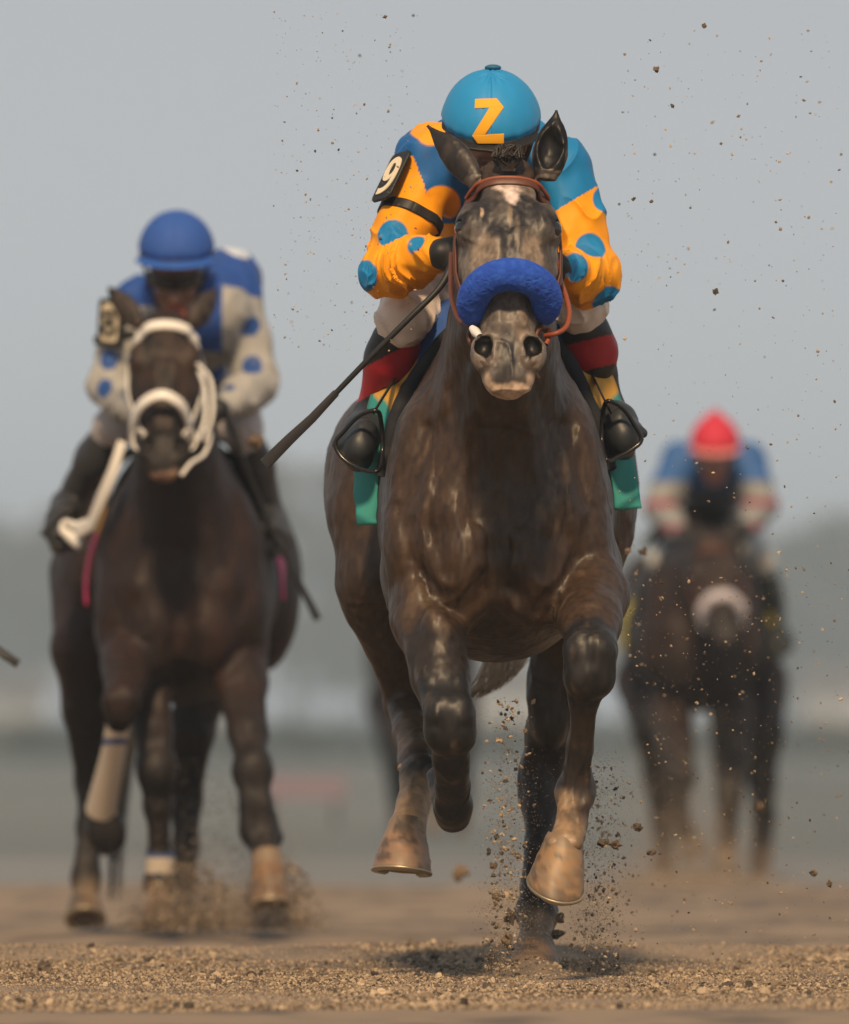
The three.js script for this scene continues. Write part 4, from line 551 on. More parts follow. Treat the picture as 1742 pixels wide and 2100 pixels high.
{
  const cap = makeCap(P1, { at: [1008, 252, -0.04], r: [0.117, 0.125, 0.14], pitch: 0.42, mat: std([0.01, 0.25, 0.57], 0.6, { sheen: 0.4, sheenColor: new THREE.Color(0.2, 0.4, 0.5) }), button: true, buttonMat: std([0.012, 0.13, 0.24], 0.7), low: 0.02, visor: 0.03, visorMat: M.black });
  // the letter: bars laid on the cover
  const face = (px, py) => { const o = P1.J([px, py, 0.4]); let lo = null; const q = P1.tq; const f = new Field(); return o; };
  const F = new Field(); F.ell(P1.J([1008, 252, -0.04]), V(0.117, 0.125, 0.14), 0.01, new THREE.Quaternion().setFromEuler(new THREE.Euler(0.42, 0, 0)));
  const on = (px, py, off) => { const o = P1.J([px, py, 0.3]), h = F.hit(o, V(0, 0, -1), 1) ?? o; return h.addScaledVector(F.grad(h), off); };
  const bar = (a, b, c, d) => sheet((u, v) => on(lerp(lerp(a[0], b[0], u), lerp(d[0], c[0], u), v), lerp(lerp(a[1], b[1], u), lerp(d[1], c[1], u), v), 0.0042), 14, 6, 0.001);
  part('letter', bare([bar([977, 194], [1020, 193], [1034, 211], [976, 213]), bar([1006, 211], [1034, 211], [997, 266], [971, 268]), bar([971, 268], [1034, 264], [1034, 284], [982, 284])]), std([0.85, 0.4, 0.01], 0.7), cap.g);
  // number plate strapped to the upper arm
  const arm = new THREE.Group(); arm.name = 'arm_number'; P1.root.add(arm);
  const c = P1.J([836, 384, -0.26]), up = P1.J([832, 322, -0.3]).sub(P1.J([783, 425, -0.25])).normalize(), nn = V(-0.86, 0.12, 0.5), rt = V(0, 0, 0).crossVectors(up, nn).normalize(), fw = V(0, 0, 0).crossVectors(rt, up), m4 = new THREE.Matrix4().makeBasis(rt, up, fw).setPosition(c.addScaledVector(fw, 0.048));
  const font = await new FontLoader().loadAsync('fonts/droid/droid_sans_bold.typeface.json');
  const plate = (w, h, r, d) => { const s = new THREE.Shape(); s.moveTo(-w + r, -h); s.lineTo(w - r, -h); s.quadraticCurveTo(w, -h, w, -h + r); s.lineTo(w, h - r); s.quadraticCurveTo(w, h, w - r, h); s.lineTo(-w + r, h); s.quadraticCurveTo(-w, h, -w, h - r); s.lineTo(-w, -h + r); s.quadraticCurveTo(-w, -h, -w + r, -h); return new THREE.ExtrudeGeometry(s, { depth: d, bevelEnabled: true, bevelSize: 0.003, bevelThickness: 0.002, bevelSegments: 2, curveSegments: 8 }); };
  const digit = (ch, h) => { const g = new THREE.ExtrudeGeometry(font.generateShapes(ch, 1), { depth: 0.02, bevelEnabled: false, curveSegments: 10 }); g.computeBoundingBox(); const b = g.boundingBox, s = h / (b.max.y - b.min.y); g.translate(-(b.min.x + b.max.x) / 2, -(b.min.y + b.max.y) / 2, 0); g.scale(s * 1.0, s, 0.12); return g; };
  globalThis.plateOf = plate; globalThis.digitOf = digit;
  const bend = (g, R) => { const p = g.attributes.position; for (let i = 0; i < p.count; i++) { const x = p.getX(i), z = p.getZ(i); p.setXYZ(i, x, p.getY(i), z - x * x / (2 * R)); } g.computeVertexNormals(); return g; };
  const pg = plate(0.04, 0.066, 0.016, 0.004); pg.applyMatrix4(m4); part('plate', pg, M.black, arm);
  const dg = digit('9', 0.104); dg.scale(0.95, 1, 1); dg.translate(0, 0, 0.0065); dg.applyMatrix4(m4); part('numeral', dg, std([0.8, 0.7, 0.52], 0.6), arm);
  const a0 = null, ax = P1.el[0].clone().sub(P1.sh[0]).normalize(), u1 = V(0, 0, 1).addScaledVector(ax, -ax.z).normalize(), u2 = V(0, 0, 0).crossVectors(ax, u1), ctr = P1.sh[0].clone().addScaledVector(ax, 0.14), bp = [], bn = [];
  for (let i = 0; i <= 40; i++) { const a = i / 40 * 6.2832, dir = u1.clone().multiplyScalar(Math.cos(a)).addScaledVector(u2, Math.sin(a)), h = P1.jersey.hit(ctr.clone().addScaledVector(dir, 0.2), dir.clone().negate(), 0.25) ?? ctr.clone().addScaledVector(dir, 0.07); const e = h.distanceTo(ctr); bp.push(ctr.clone().addScaledVector(dir, Math.min(e, 0.085) + 0.002).addScaledVector(ax, 0.0)); bn.push(dir); }
  part('strap', ribbon(bp, bn, 0.026, 0.004), M.black, arm);
  // collar glimpse, whip
  const wp = [[934, 528, 0.08], [905, 585, 0.1], [840, 652, 0.11], [770, 722, 0.1], [690, 805, 0.08]].map((p) => at(p[0], p[1], p[2])), tipp = [[690, 805, 0.08], [640, 858, 0.07], [595, 900, 0.06], [543, 952, 0.05]].map((p) => at(p[0], p[1], p[2]));
  const w = thing('riding_whip', 'long black riding whip held by the leading rider, its flap pointing down', 'whip', wp[0].toArray());
  const rel = (a) => a.map((p) => p.clone().sub(wp[0])); part('shaft', tube(rel(wp), (t) => 0.0078 - 0.001 * t + 0.0035 * sstep(0.25, 0, t), 40, 10), M.black, w); part('flap', ribbon(rel(tipp), tipp.map(() => V(0.25, 0.2, 1)), (t) => 0.018 + 0.012 * t, 0.01), std([0.02, 0.019, 0.02], 0.5), w);
  // saddle with its leathers and irons
  const s = thing('saddle', 'small black racing saddle under the leading rider', 'saddle', H1.base.toArray());
  part('seat', drape(H1, -0.6, 0.6, -0.52, -0.9, 0.03, (u, v) => 0.014 + 0.03 * v * v, 0.02, (o) => set3(o, [0.015, 0.014, 0.014]), 24, 12), vcol(0.4), s);
  [[[772, 842], [738, 852], [706, 884], [688, 908], [700, 936], [736, 960], [774, 966]], [[1248, 822], [1278, 838], [1302, 872], [1316, 902], [1296, 922], [1262, 940], [1246, 944]]].forEach((q, i) => {
    const loop = q.map((p, k) => H1.J(p[0], p[1], -0.2 - 0.05 * Math.sin(k / 6 * 3.14))); loop.push(loop[6].clone().add(V(i ? -0.012 : 0.012, 0.05, -0.06)), loop[0].clone().add(V(i ? -0.012 : 0.012, -0.03, -0.05)));
    part('stirrup', tube(loop, 0.0056, 60, 8, true), std([0.01, 0.01, 0.011], 0.25), s);
    const l = [H1.J(i ? 1170 : 860, 690, -0.55), H1.J(i ? 1215 : 815, 770, -0.4), H1.J(i ? 1250 : 770, 842, -0.22)]; part('stirrup_leather', ribbon(l, l.map(() => V(i ? 1 : -1, 0.3, 0.3)), 0.024, 0.005), M.black, s);
  });
}

// ---------------------------------------------------------------- horse and rider on the left
const dark2 = (base, deep, socks) => (o, x, y, z) => {
  const n = fbm(x * 5 + 3, y * 3.2, z * 5, 4), n2 = fbm(x * 20, y * 9, z * 20, 3); set3(o, base); mix3(o, deep, 0.5 + 0.45 * n2); const fl = 1 + 0.3 * noise(x * 60, y * 30, z * 60); o[0] *= fl; o[1] *= fl; o[2] *= fl;
  if (y < 0.7) mix3(o, [0.016, 0.014, 0.014], 0.85 * sstep(0.75, 0.5, y + 0.1 * n)); mix3(o, DUST, 0.6 * sstep(0.16, 0.06, y + 0.06 * n)); if (socks) socks(o, x, y, z);
};
const headDark = (lip, face) => (Q, poll, hs, ha, hu, HL) => { const f = blobs(face ?? [], Q, poll, hs, ha); return (o, x, y, z) => { const n = fbm(x * 22, y * 14, z * 22, 4); set3(o, [0.04, 0.025, 0.019]); mix3(o, [0.016, 0.0125, 0.012], sstep(-0.2, 0.4, n)); const [a, t] = f(o, x, y, z, HL, n); if (t > 0.44) mix3(o, [0.014, 0.013, 0.014], 0.8); if (t > 0.555) mix3(o, lip, 0.8 * sstep(0.555, 0.575, t + 0.02 * n)); }; };
const S2 = { mat: M.coatFar,
  label: 'near-black horse in a white bridle chasing on the left', z0: -8.2, cx: 372, seed: 2, cell: 0.0105, headCell: 0.0075, dy: -0.075, wide: 0.96, vein: 0.002,
  coat: (() => { const d = dark2([0.036, 0.0165, 0.0115], [0.011, 0.0095, 0.0095], null); return d; })(), headCoat: headDark([0.42, 0.27, 0.2]),
  poll: [340, 655, 0.3], chin: [335, 985, 0.58],
  ears: [{ root: [288, 668, 0.28], tip: [216, 583, 0.22], w: 0.036, face: [-0.6, 0.4, 0.5], hollow: false }, { root: [392, 668, 0.28], tip: [448, 588, 0.2], w: 0.038, face: [0.6, 0.4, 0.5], hollow: false }],
  extra: [[[200, 1180, -1.2], [0.12, 0.26, 0.26]], [[540, 1200, -1.2], [0.12, 0.27, 0.26]]],
  legs: [
    { pts: [[266, 1290, -0.16, 0.1], [264, 1365, 0.05, 0.076], [250, 1432, 0.27, 0.052]], bulge: [[249, 1446, 0.28, [0.054, 0.06, 0.048]]] },
    { pts: [[246, 1460, 0.27, 0.034], [229, 1560, 0.14, 0.026], [208, 1650, 0.0, 0.031], [217, 1698, -0.04, 0.052], [221, 1716, -0.05, 0.054]], hoof: { bare: true, c: [221, 1700, -0.09], s: [222, 1690, -0.18], f: [0, -1, 0.1], r0: 0.046, r1: 0.052, slant: 0.01, cols: [[0.02, 0.018, 0.018], [0.03, 0.025, 0.022]] } },
    { pts: [[290, 1300, -0.18, 0.11], [298, 1400, -0.08, 0.076], [314, 1500, 0.0, 0.056], [322, 1570, 0.04, 0.05], [324, 1650, 0.0, 0.04], [329, 1760, -0.04, 0.03], [331, 1815, -0.06, 0.044], [328, 1850, -0.02, 0.036]], bulge: [[322, 1580, 0.05, [0.058, 0.065, 0.052]]], hoof: { c: [327, 1855, -0.01], s: [325, 1895, 0.03], f: [0, 0, 1], r0: 0.048, r1: 0.062, slant: 0.012 } },
    { pts: [[486, 1300, -0.16, 0.1], [494, 1400, -0.02, 0.078], [508, 1500, 0.14, 0.056], [518, 1580, 0.24, 0.05], [526, 1650, 0.26, 0.046], [532, 1700, 0.25, 0.056], [545, 1745, 0.32, 0.036], [548, 1765, 0.34, 0.045]], bulge: [[519, 1580, 0.25, [0.056, 0.065, 0.05]], [568, 1718, 0.22, [0.024, 0.03, 0.03], 0.02]], hoof: { c: [549, 1755, 0.36], s: [554, 1850, 0.44], f: [0, -0.2, 1], r0: 0.046, r1: 0.06, slant: 0.016, cols: [[0.2, 0.11, 0.05], [0.12, 0.075, 0.045]] } },
    { pts: [[205, 1180, -1.3, 0.16], [182, 1330, -1.05, 0.11], [180, 1450, -1.1, 0.078], [190, 1600, -1.25, 0.052], [184, 1700, -1.2, 0.036], [178, 1800, -1.15, 0.042], [176, 1850, -1.1, 0.038]], hoof: { c: [176, 1848, -1.1], s: [176, 1882, -1.05], f: [0, 0, 1], r0: 0.047, r1: 0.062, slant: 0.012 } },
    { pts: [[500, 1200, -1.3, 0.16], [425, 1370, -1.0, 0.1], [392, 1500, -0.95, 0.066], [382, 1640, -1.05, 0.046], [380, 1740, -1.0, 0.038], [376, 1810, -0.95, 0.04], [374, 1850, -0.9, 0.038]], hoof: { c: [374, 1850, -0.9], s: [373, 1886, -0.85], f: [0, 0, 1], r0: 0.047, r1: 0.06, slant: 0.012 } },
  ],
  hoofCols: [[0.16, 0.1, 0.06], [0.1, 0.07, 0.05]],
};
const H2 = makeHorse(S2), WHITE = std([0.74, 0.72, 0.68], 0.5);
{
  const b = bridle(H2, WHITE, { brow: 0.035, browTilt: 0.014, bit: 0.43, w: 0.026, bw: 0.032, bt: 0.016, ringMat: WHITE, ringR: 0.03 });
  const nb = pxRing(H2, [[270, 905, 0.38], [276, 862, 0.45], [296, 826, 0.51], [333, 810, 0.535], [366, 826, 0.52], [384, 862, 0.46], [389, 905, 0.4]]); part('noseband', ribbon(nb.pts, nb.nrm, 0.034, 0.014), WHITE, b);
  for (const q of [[[404, 745, 0.42], [430, 775, 0.42], [436, 850, 0.45], [420, 905, 0.46]], [[408, 760, 0.44], [420, 800, 0.45], [420, 860, 0.48], [405, 905, 0.5]], [[412, 880, 0.48], [432, 888, 0.44], [420, 930, 0.45], [392, 950, 0.5], [372, 975, 0.52]]]) part('rein', tube(q.map((p) => H2.J(...p)), 0.0062, 30, 8), WHITE, b);
  part('breast_strap', ribbon([[252, 905, 0.1], [235, 960, 0.1], [210, 1020, 0.06], [188, 1075, -0.02], [160, 1095, -0.08]].map((p) => H2.J(...p)), Array(5).fill(V(-0.4, 0.2, 1)), (t) => 0.03 + 0.01 * Math.sin(t * 3), 0.012), WHITE, H2.root); part('strap_end', tube([[188, 1072, -0.04], [160, 1080, -0.1], [132, 1070, -0.14], [128, 1084, -0.14], [150, 1104, -0.12], [168, 1118, -0.1]].map((p) => H2.J(...p)), (t) => 0.014 + 0.006 * Math.sin(t * 9), 30, 8), WHITE, H2.root);
  // white bandages with blue tapes on the forelegs
  const wrap = (q, cols) => { q = q.map((p) => [H2.J(p[0], p[1], p[2]), p[3]]); const c = new THREE.CatmullRomCurve3(q.map((p) => p[0])), g = tube(q.map((p) => p[0]), (t) => { const f = t * (q.length - 1), i = Math.min(q.length - 2, Math.floor(f)); return lerp(q[i][1], q[i + 1][1], f - i) + 0.001 * Math.sin(t * 60); }, 60, 24); const L = q[0][0].y, E = q[q.length - 1][0].y; paint(g, (o, x, y) => { const t = (L - y) / (L - E); set3(o, [0.58, 0.5, 0.4]); for (const [a, e, k] of cols) if (t > a && t < e) set3(o, k); }); part('bandage', g, vcol(0.8), H2.root); };
  const BL = [0.06, 0.1, 0.25]; wrap([[243, 1485, 0.255, 0.036], [230, 1556, 0.145, 0.036], [217, 1618, 0.055, 0.041], [208, 1662, -0.005, 0.048]], [[0.16, 0.24, BL]]); wrap([[329, 1742, -0.03, 0.042], [330, 1790, -0.05, 0.046], [331, 1825, -0.06, 0.05], [328, 1858, -0.02, 0.044]], [[0, 0.14, BL], [0.42, 0.6, [0.03, 0.05, 0.08]]]);
  const R = rng(8), tail = []; for (let i = 0; i < 50; i++) { const w = R() - 0.5, e = R(); tail.push(tube([H2.J(350 + w * 20, 1050, -1.9), H2.J(300 + w * 60, 1300, -2.25), H2.J(255 + w * 40, 1560, -2.3), H2.J(236 + w * 26, 1700 + 150 * e, -2.3)], (t) => 0.005 - 0.0035 * t, 12, 4)); } part('tail', bare(tail), std([0.03, 0.025, 0.022], 0.6), H2.root);
}
const ROYAL = [0.018, 0.07, 0.30];
const P2 = makeJockey({
  label: 'person in a royal blue cap and grey blue-dotted sleeves riding the left horse', z0: -8.2, cx: 372, cell: 0.0075, headCell: 0.0055, skin: [0.22, 0.11, 0.075],
  head: [360, 562, -0.16], pitch: 0.35, hip: [400, 800, -0.95], sh: [[288, 622, -0.36], [484, 612, -0.42]], el: [[222, 790, -0.3], [528, 790, -0.32]], wr: [[292, 850, 0.0], [452, 838, 0.0]], hd: [[0.6, -0.05, 0.6], [-0.6, -0.1, 0.6]], pn: [[0.3, -0.3, -1], [-0.3, -0.3, -1]], thumb: [-1, 1],
  kn: [[236, 872, -0.34], [496, 880, -0.34]], an: [[140, 1040, -0.56], [556, 1070, -0.56]], toe: [[122, 1092, -0.3], [560, 1100, -0.3]],
  billow: [[[470, 575, -0.55], [0.1, 0.1, 0.2]], [[400, 640, -0.3], [0.17, 0.13, 0.15]]], sleeve: 1.06, wrinkle: 0.006,
  jersey: (() => {
    let K; const mk = (J) => ({ dots: [[[222, 736, -0.22], 0.032], [[218, 798, -0.18], 0.03], [[516, 748, -0.24], 0.034], [[511, 823, -0.22], 0.032], [[470, 802, -0.1], 0.022], [[508, 670, -0.34], 0.04]].map(([p, r]) => [J(p), r]) });
    return (o, x, y, z, nx, ny, nz, G) => {
      K = K ?? mk(G.J); const i = x < 0.02 ? 0 : 1, e = G.el[i], s = G.sh[i], d = V(0, 0, 0).subVectors(e, s), u = ((x - s.x) * d.x + (y - s.y) * d.y + (z - s.z) * d.z) / d.lengthSq(), arm = u > 0.12 && Math.abs(x - 0.02) > 0.1 || y < e.y + 0.1 && z > -0.5; set3(o, arm ? [0.36, 0.355, 0.34] : ROYAL);
      if (arm) for (const [c, r] of K.dots) { const q = Math.hypot(x - c.x, y - c.y, (z - c.z) * 0.4); if (q < r) set3(o, [0.02, 0.075, 0.27]); }
      const w = G.J([475, 507, -0.5]); if (!arm && Math.hypot((x - w.x) / 0.055, (y - w.y + 0.55 * (x - w.x)) / 0.022) < 1) set3(o, [0.6, 0.66, 0.75]);
      mix3(o, [0.14, 0.115, 0.09], 0.22 * sstep(0.25, 0.55, fbm(x * 18, y * 18, z * 18, 3)));
    };
  })(),
  pants: [0.5, 0.46, 0.46], boot: (o, u) => { set3(o, [0.03, 0.03, 0.034]); },
});
{
  const cap = makeCap(P2, { at: [362, 515, -0.13], r: [0.114, 0.122, 0.135], pitch: 0.25, mat: std([0.02, 0.085, 0.36], 0.75), low: -0.02, visor: 0.045, visorMat: std([0.02, 0.1, 0.42], 0.6), gather: 0 });
  const gg = [], gn = []; for (let i = 0; i <= 20; i++) { const a = lerp(-1.35, 1.35, i / 20), d = V(Math.sin(a), 0, Math.cos(a)).applyQuaternion(P2.tq); gg.push(P2.P(Math.sin(a) * 0.078, 0.0, Math.cos(a) * 0.098)); gn.push(d); } part('goggles', ribbon(gg, gn, 0.042, 0.012), std([0.02, 0.018, 0.018], 0.15), P2.root);
  part('scarf', tube([P2.P(-0.028, -0.098, 0.088), P2.P(0, -0.1, 0.1), P2.P(0.028, -0.098, 0.088)], 0.012, 10, 8), std([0.4, 0.07, 0.04], 0.7), P2.root);
  const arm = new THREE.Group(); arm.name = 'arm_number'; P2.root.add(arm); const up = V(0.06, 1, 0.1).normalize(), nn = V(-0.55, 0, 0.83), rt = V(0, 0, 0).crossVectors(up, nn).normalize(), fw = V(0, 0, 0).crossVectors(rt, up), m4 = new THREE.Matrix4().makeBasis(rt, up, fw).setPosition(P2.J([228, 662, -0.22]));
  const pg = plateOf(0.043, 0.07, 0.014, 0.005); pg.applyMatrix4(m4); part('plate', pg, M.black, arm); const cg = plateOf(0.028, 0.055, 0.012, 0.001); cg.translate(0, 0, 0.0075); cg.applyMatrix4(m4); part('panel', cg, std([0.6, 0.52, 0.38], 0.7), arm); const dg = digitOf('8', 0.082); dg.translate(0, 0, 0.0115); dg.applyMatrix4(m4); part('numeral', dg, M.black, arm);
  const bp = [], bn = []; for (let i = 0; i <= 24; i++) { const a = i / 24 * 6.283, d = V(Math.cos(a), 0.15 * Math.cos(a), Math.sin(a)); bp.push(P2.J([250, 690, -0.33]).addScaledVector(d, 0.082)); bn.push(d); } part('strap', ribbon(bp, bn, 0.026, 0.005), M.black, arm);
  const t = thing('saddle_cloth', 'bright pink saddle cloth on the white-bridled horse', 'saddle cloth', H2.base.toArray());
  part('towel', drape(H2, -1.95, 1.9, -0.44, -0.8, 0.02, (u, v) => 0.018 * sstep(0.5, 1, sideOf(u)), 0.007, (o, u, v, p) => { set3(o, [0.48, 0.03, 0.15]); const a = sideOf(u); if (a > 0.45 && a < 0.62) set3(o, [0.5, 0.27, 0.05]); if (a < 0.45) set3(o, [0.03, 0.03, 0.035]); }, 80, 14), M.cloth, t);
  const s = thing('saddle', 'small dark racing saddle under the blue-capped rider', 'saddle', H2.base.toArray()); part('seat', drape(H2, -0.6, 0.6, -0.52, -0.9, 0.034, (u, v) => 0.014 + 0.03 * v * v, 0.02, (o) => set3(o, [0.02, 0.02, 0.02]), 20, 10), vcol(0.5), s);
  [[[150, 1045], [120, 1062], [98, 1092], [112, 1116], [150, 1120]], [[556, 1080], [580, 1092], [592, 1112], [576, 1132], [552, 1134]]].forEach((q, i) => part('stirrup', tube(q.map((p) => H2.J(p[0], p[1], -0.2)).concat([H2.J(q[4][0], (q[0][1] + q[4][1]) / 2, -0.26)]), 0.01, 40, 8, true), M.black, s));
  for (const i of [0, 1]) { const l = [H2.J(i ? 475 : 255, 905, -0.5), H2.J(i ? 520 : 200, 1000, -0.36), H2.J(i ? 556 : 150, 1062, -0.2)]; part('stirrup_leather', ribbon(l, l.map(() => V(i ? 1 : -1, 0.3, 0.3)), 0.026, 0.005), M.black, s); }
  const wp = [[462, 842, -8.12], [505, 960, -8.2], [548, 1068, -8.3], [590, 1150, -8.35], [652, 1270, -8.4]].map((p) => at(...p)), w = thing('riding_whip', 'black riding whip slanting down beside the boot of the blue-capped rider', 'whip', wp[0].toArray()); const rel = wp.map((p) => p.clone().sub(wp[0])); part('shaft', tube(rel.slice(0, 4), 0.009, 30, 8), M.black, w); part('flap', ribbon(rel.slice(3), [V(0.3, 0.2, 1), V(0.3, 0.2, 1)], (t) => 0.018 + 0.008 * t, 0.01), M.black, w);
}

// ---------------------------------------------------------------- horse and rider on the right, far out of focus
const S3 = { mat: M.coatFar,
  label: 'dark horse with a pale noseband far back on the right', z0: -24.5, cx: 1438, seed: 3, cell: 0.017, headCell: 0.012, dy: -0.06, vein: 0, coat: dark2([0.038, 0.019, 0.014], [0.013, 0.011, 0.011]), headCoat: headDark([0.05, 0.04, 0.04]),
  poll: [1462, 1118, 0.36], chin: [1492, 1320, 0.74],
  ears: [{ root: [1438, 1122, 0.34], tip: [1424, 1070, 0.28], w: 0.036, face: [-0.4, 0.3, 0.8], hollow: false }, { root: [1490, 1122, 0.34], tip: [1508, 1070, 0.28], w: 0.036, face: [0.4, 0.3, 0.8], hollow: false }],
  extra: [[[1320, 1260, -1.2], [0.12, 0.26, 0.26]], [[1556, 1260, -1.2], [0.12, 0.26, 0.26]]],
  legs: [
    { pts: [[1374, 1450, -0.16, 0.1], [1386, 1530, 0.05, 0.075], [1400, 1590, 0.26, 0.055], [1392, 1660, 0.14, 0.038], [1414, 1728, -0.02, 0.046]], hoof: { c: [1416, 1726, 0.02], s: [1424, 1752, 0.02], f: [0, -0.3, 1], r0: 0.046, r1: 0.058, slant: 0.012 } },
    { pts: [[1500, 1450, -0.16, 0.1], [1500, 1560, -0.06, 0.075], [1496, 1630, 0.0, 0.055], [1492, 1700, 0.0, 0.04], [1489, 1760, 0.0, 0.042]], hoof: { c: [1489, 1758, 0.0], s: [1488, 1800, 0.03], f: [0, 0, 1], r0: 0.046, r1: 0.058, slant: 0.012 } },
    { pts: [[1550, 1400, -1.3, 0.15], [1560, 1500, -1.05, 0.1], [1562, 1600, -1.1, 0.064], [1566, 1680, -1.2, 0.048], [1560, 1760, -1.1, 0.044], [1554, 1810, -1.05, 0.046]], hoof: { c: [1554, 1806, -1.05], s: [1552, 1842, -1.0], f: [0, 0, 1], r0: 0.05, r1: 0.064, slant: 0.012 } },
    { pts: [[1330, 1400, -1.3, 0.15], [1345, 1500, -1.05, 0.1], [1352, 1600, -1.1, 0.064], [1360, 1690, -1.2, 0.05], [1362, 1770, -1.1, 0.044], [1364, 1812, -1.05, 0.046]], hoof: { c: [1364, 1808, -1.05], s: [1366, 1842, -1.0], f: [0, 0, 1], r0: 0.05, r1: 0.064, slant: 0.012 } },
  ], hoofCols: [[0.04, 0.035, 0.03], [0.06, 0.05, 0.04]],
};
const H3 = makeHorse(S3);
{
  const b = bridle(H3, M.leather, { bit: 0.43 }); const nb = headRing(H3, 0.36, -1.6, 1.6, 24, 0.016, 0.03); part('noseband_roll', tube(nb.pts, (t) => 0.026 - 0.01 * Math.pow(Math.abs(t - 0.5) * 2, 4), 40, 12), std([0.5, 0.47, 0.52], 0.9), b);
  const t = thing('saddle_cloth', 'yellow saddle cloth on the horse far back on the right', 'saddle cloth', H3.base.toArray()); part('towel', drape(H3, -1.95, 1.95, -0.44, -0.8, 0.03, (u) => 0.03 * sstep(0.6, 1, sideOf(u)), 0.01, (o, u) => set3(o, sideOf(u) > 0.66 ? [0.5, 0.42, 0.03] : [0.03, 0.03, 0.03]), 50, 8), M.cloth, t);
  const s = thing('saddle', 'small dark saddle under the red-capped rider', 'saddle', H3.base.toArray()); part('seat', drape(H3, -0.6, 0.6, -0.52, -0.9, 0.045, (u, v) => 0.02 + 0.03 * v * v, 0.02, (o) => set3(o, [0.02, 0.02, 0.02]), 16, 8), vcol(0.5), s);
  const l = [H3.J(1340, 1240, -0.3), H3.J(1330, 1290, -0.2), H3.J(1326, 1330, -0.2)];
  const P3 = makeJockey({
    label: 'person in a pointed red cap and blue jersey, blurred, on the horse far right', z0: -24.5, cx: 1438, cell: 0.012, headCell: 0.01, skin: [0.3, 0.14, 0.1], head: [1466, 930, -0.1], pitch: 0.4, hip: [1462, 1060, -0.95], sh: [[1396, 945, -0.36], [1532, 945, -0.36]], el: [[1352, 1040, -0.26], [1562, 1038, -0.26]], wr: [[1398, 1096, 0.02], [1530, 1086, 0.02]], hd: [[0.6, -0.1, 0.6], [-0.6, -0.1, 0.6]], pn: [[0.3, -0.3, -1], [-0.3, -0.3, -1]], thumb: [-1, 1],
    kn: [[1362, 1150, -0.34], [1560, 1150, -0.34]], an: [[1330, 1290, -0.56], [1590, 1290, -0.56]], toe: [[1326, 1320, -0.3], [1596, 1320, -0.3]], sleeve: 1.1,
    jersey: (o, x, y, z, nx, ny, nz, G) => { const i = x < 0.05 ? 0 : 1, s = G.sh[i], e = G.el[i], u = (y - s.y) / (e.y - s.y); set3(o, Math.abs(x - 0.05) > 0.1 && u > 0.45 ? [0.24, 0.25, 0.25] : [0.03, 0.11, 0.32]); if (Math.abs(x - 0.05) > 0.1 && (u > 0.86 && u < 1.0 || u > 1.4 && u < 1.55)) set3(o, [0.26, 0.03, 0.06]); if (Math.abs(x - 0.05) < 0.1 && u > 0.6) set3(o, [0.06, 0.07, 0.09]); },
    pants: [0.62, 0.63, 0.6], boot: (o) => set3(o, [0.02, 0.024, 0.024]),
  });
  const cap = makeCap(P3, { at: [1467, 908, -0.06], r: [0.106, 0.11, 0.13], pitch: 0.3, mat: std([0.52, 0.02, 0.05], 0.7), low: 0.0, visor: 0.04, visorMat: std([0.55, 0.2, 0.2], 0.6), peak: 0.08, rimMat: std([0.5, 0.12, 0.12], 0.6) });
  part('pompom', (() => { const q = cap.surf(0, 0), g = new THREE.IcosahedronGeometry(0.024, 2); g.translate(q.x, q.y, q.z); return g; })(), std([0.5, 0.02, 0.05], 0.9), cap.g);
  for (const [i, x, y] of [[0, 1326, 1322], [1, 1596, 1322]]) { const g = new THREE.TorusGeometry(0.06, 0.009, 8, 24); const p = H3.J(x, y, -0.24); g.translate(p.x, p.y + 0.01, p.z); part('stirrup', g, M.black, s); }
}
// the horses still farther back, of which only slivers show
{
  const far = H3.root.clone(); far.name = numbered('race_horse'); scene.add(far); const p = at(858, 1525, -52); far.position.set(p.x, 0, -52); tag(far, 'dark horse far back, mostly hidden behind the leading horse\'s hind leg', 'horse');
  const wp = [at(-60, 1300, -5), at(-10, 1330, -5), at(38, 1362, -5)], w = thing('riding_whip', 'dark whip end poking in at the photo\'s left edge', 'whip', wp[0].toArray()); const rel = wp.map((q) => q.clone().sub(wp[0])); part('shaft', tube(rel.slice(0, 2), 0.008, 10, 8), M.black, w); part('flap', ribbon(rel.slice(1), [V(0.2, 0.3, 1), V(0.2, 0.3, 1)], 0.026, 0.012), M.black, w);
}

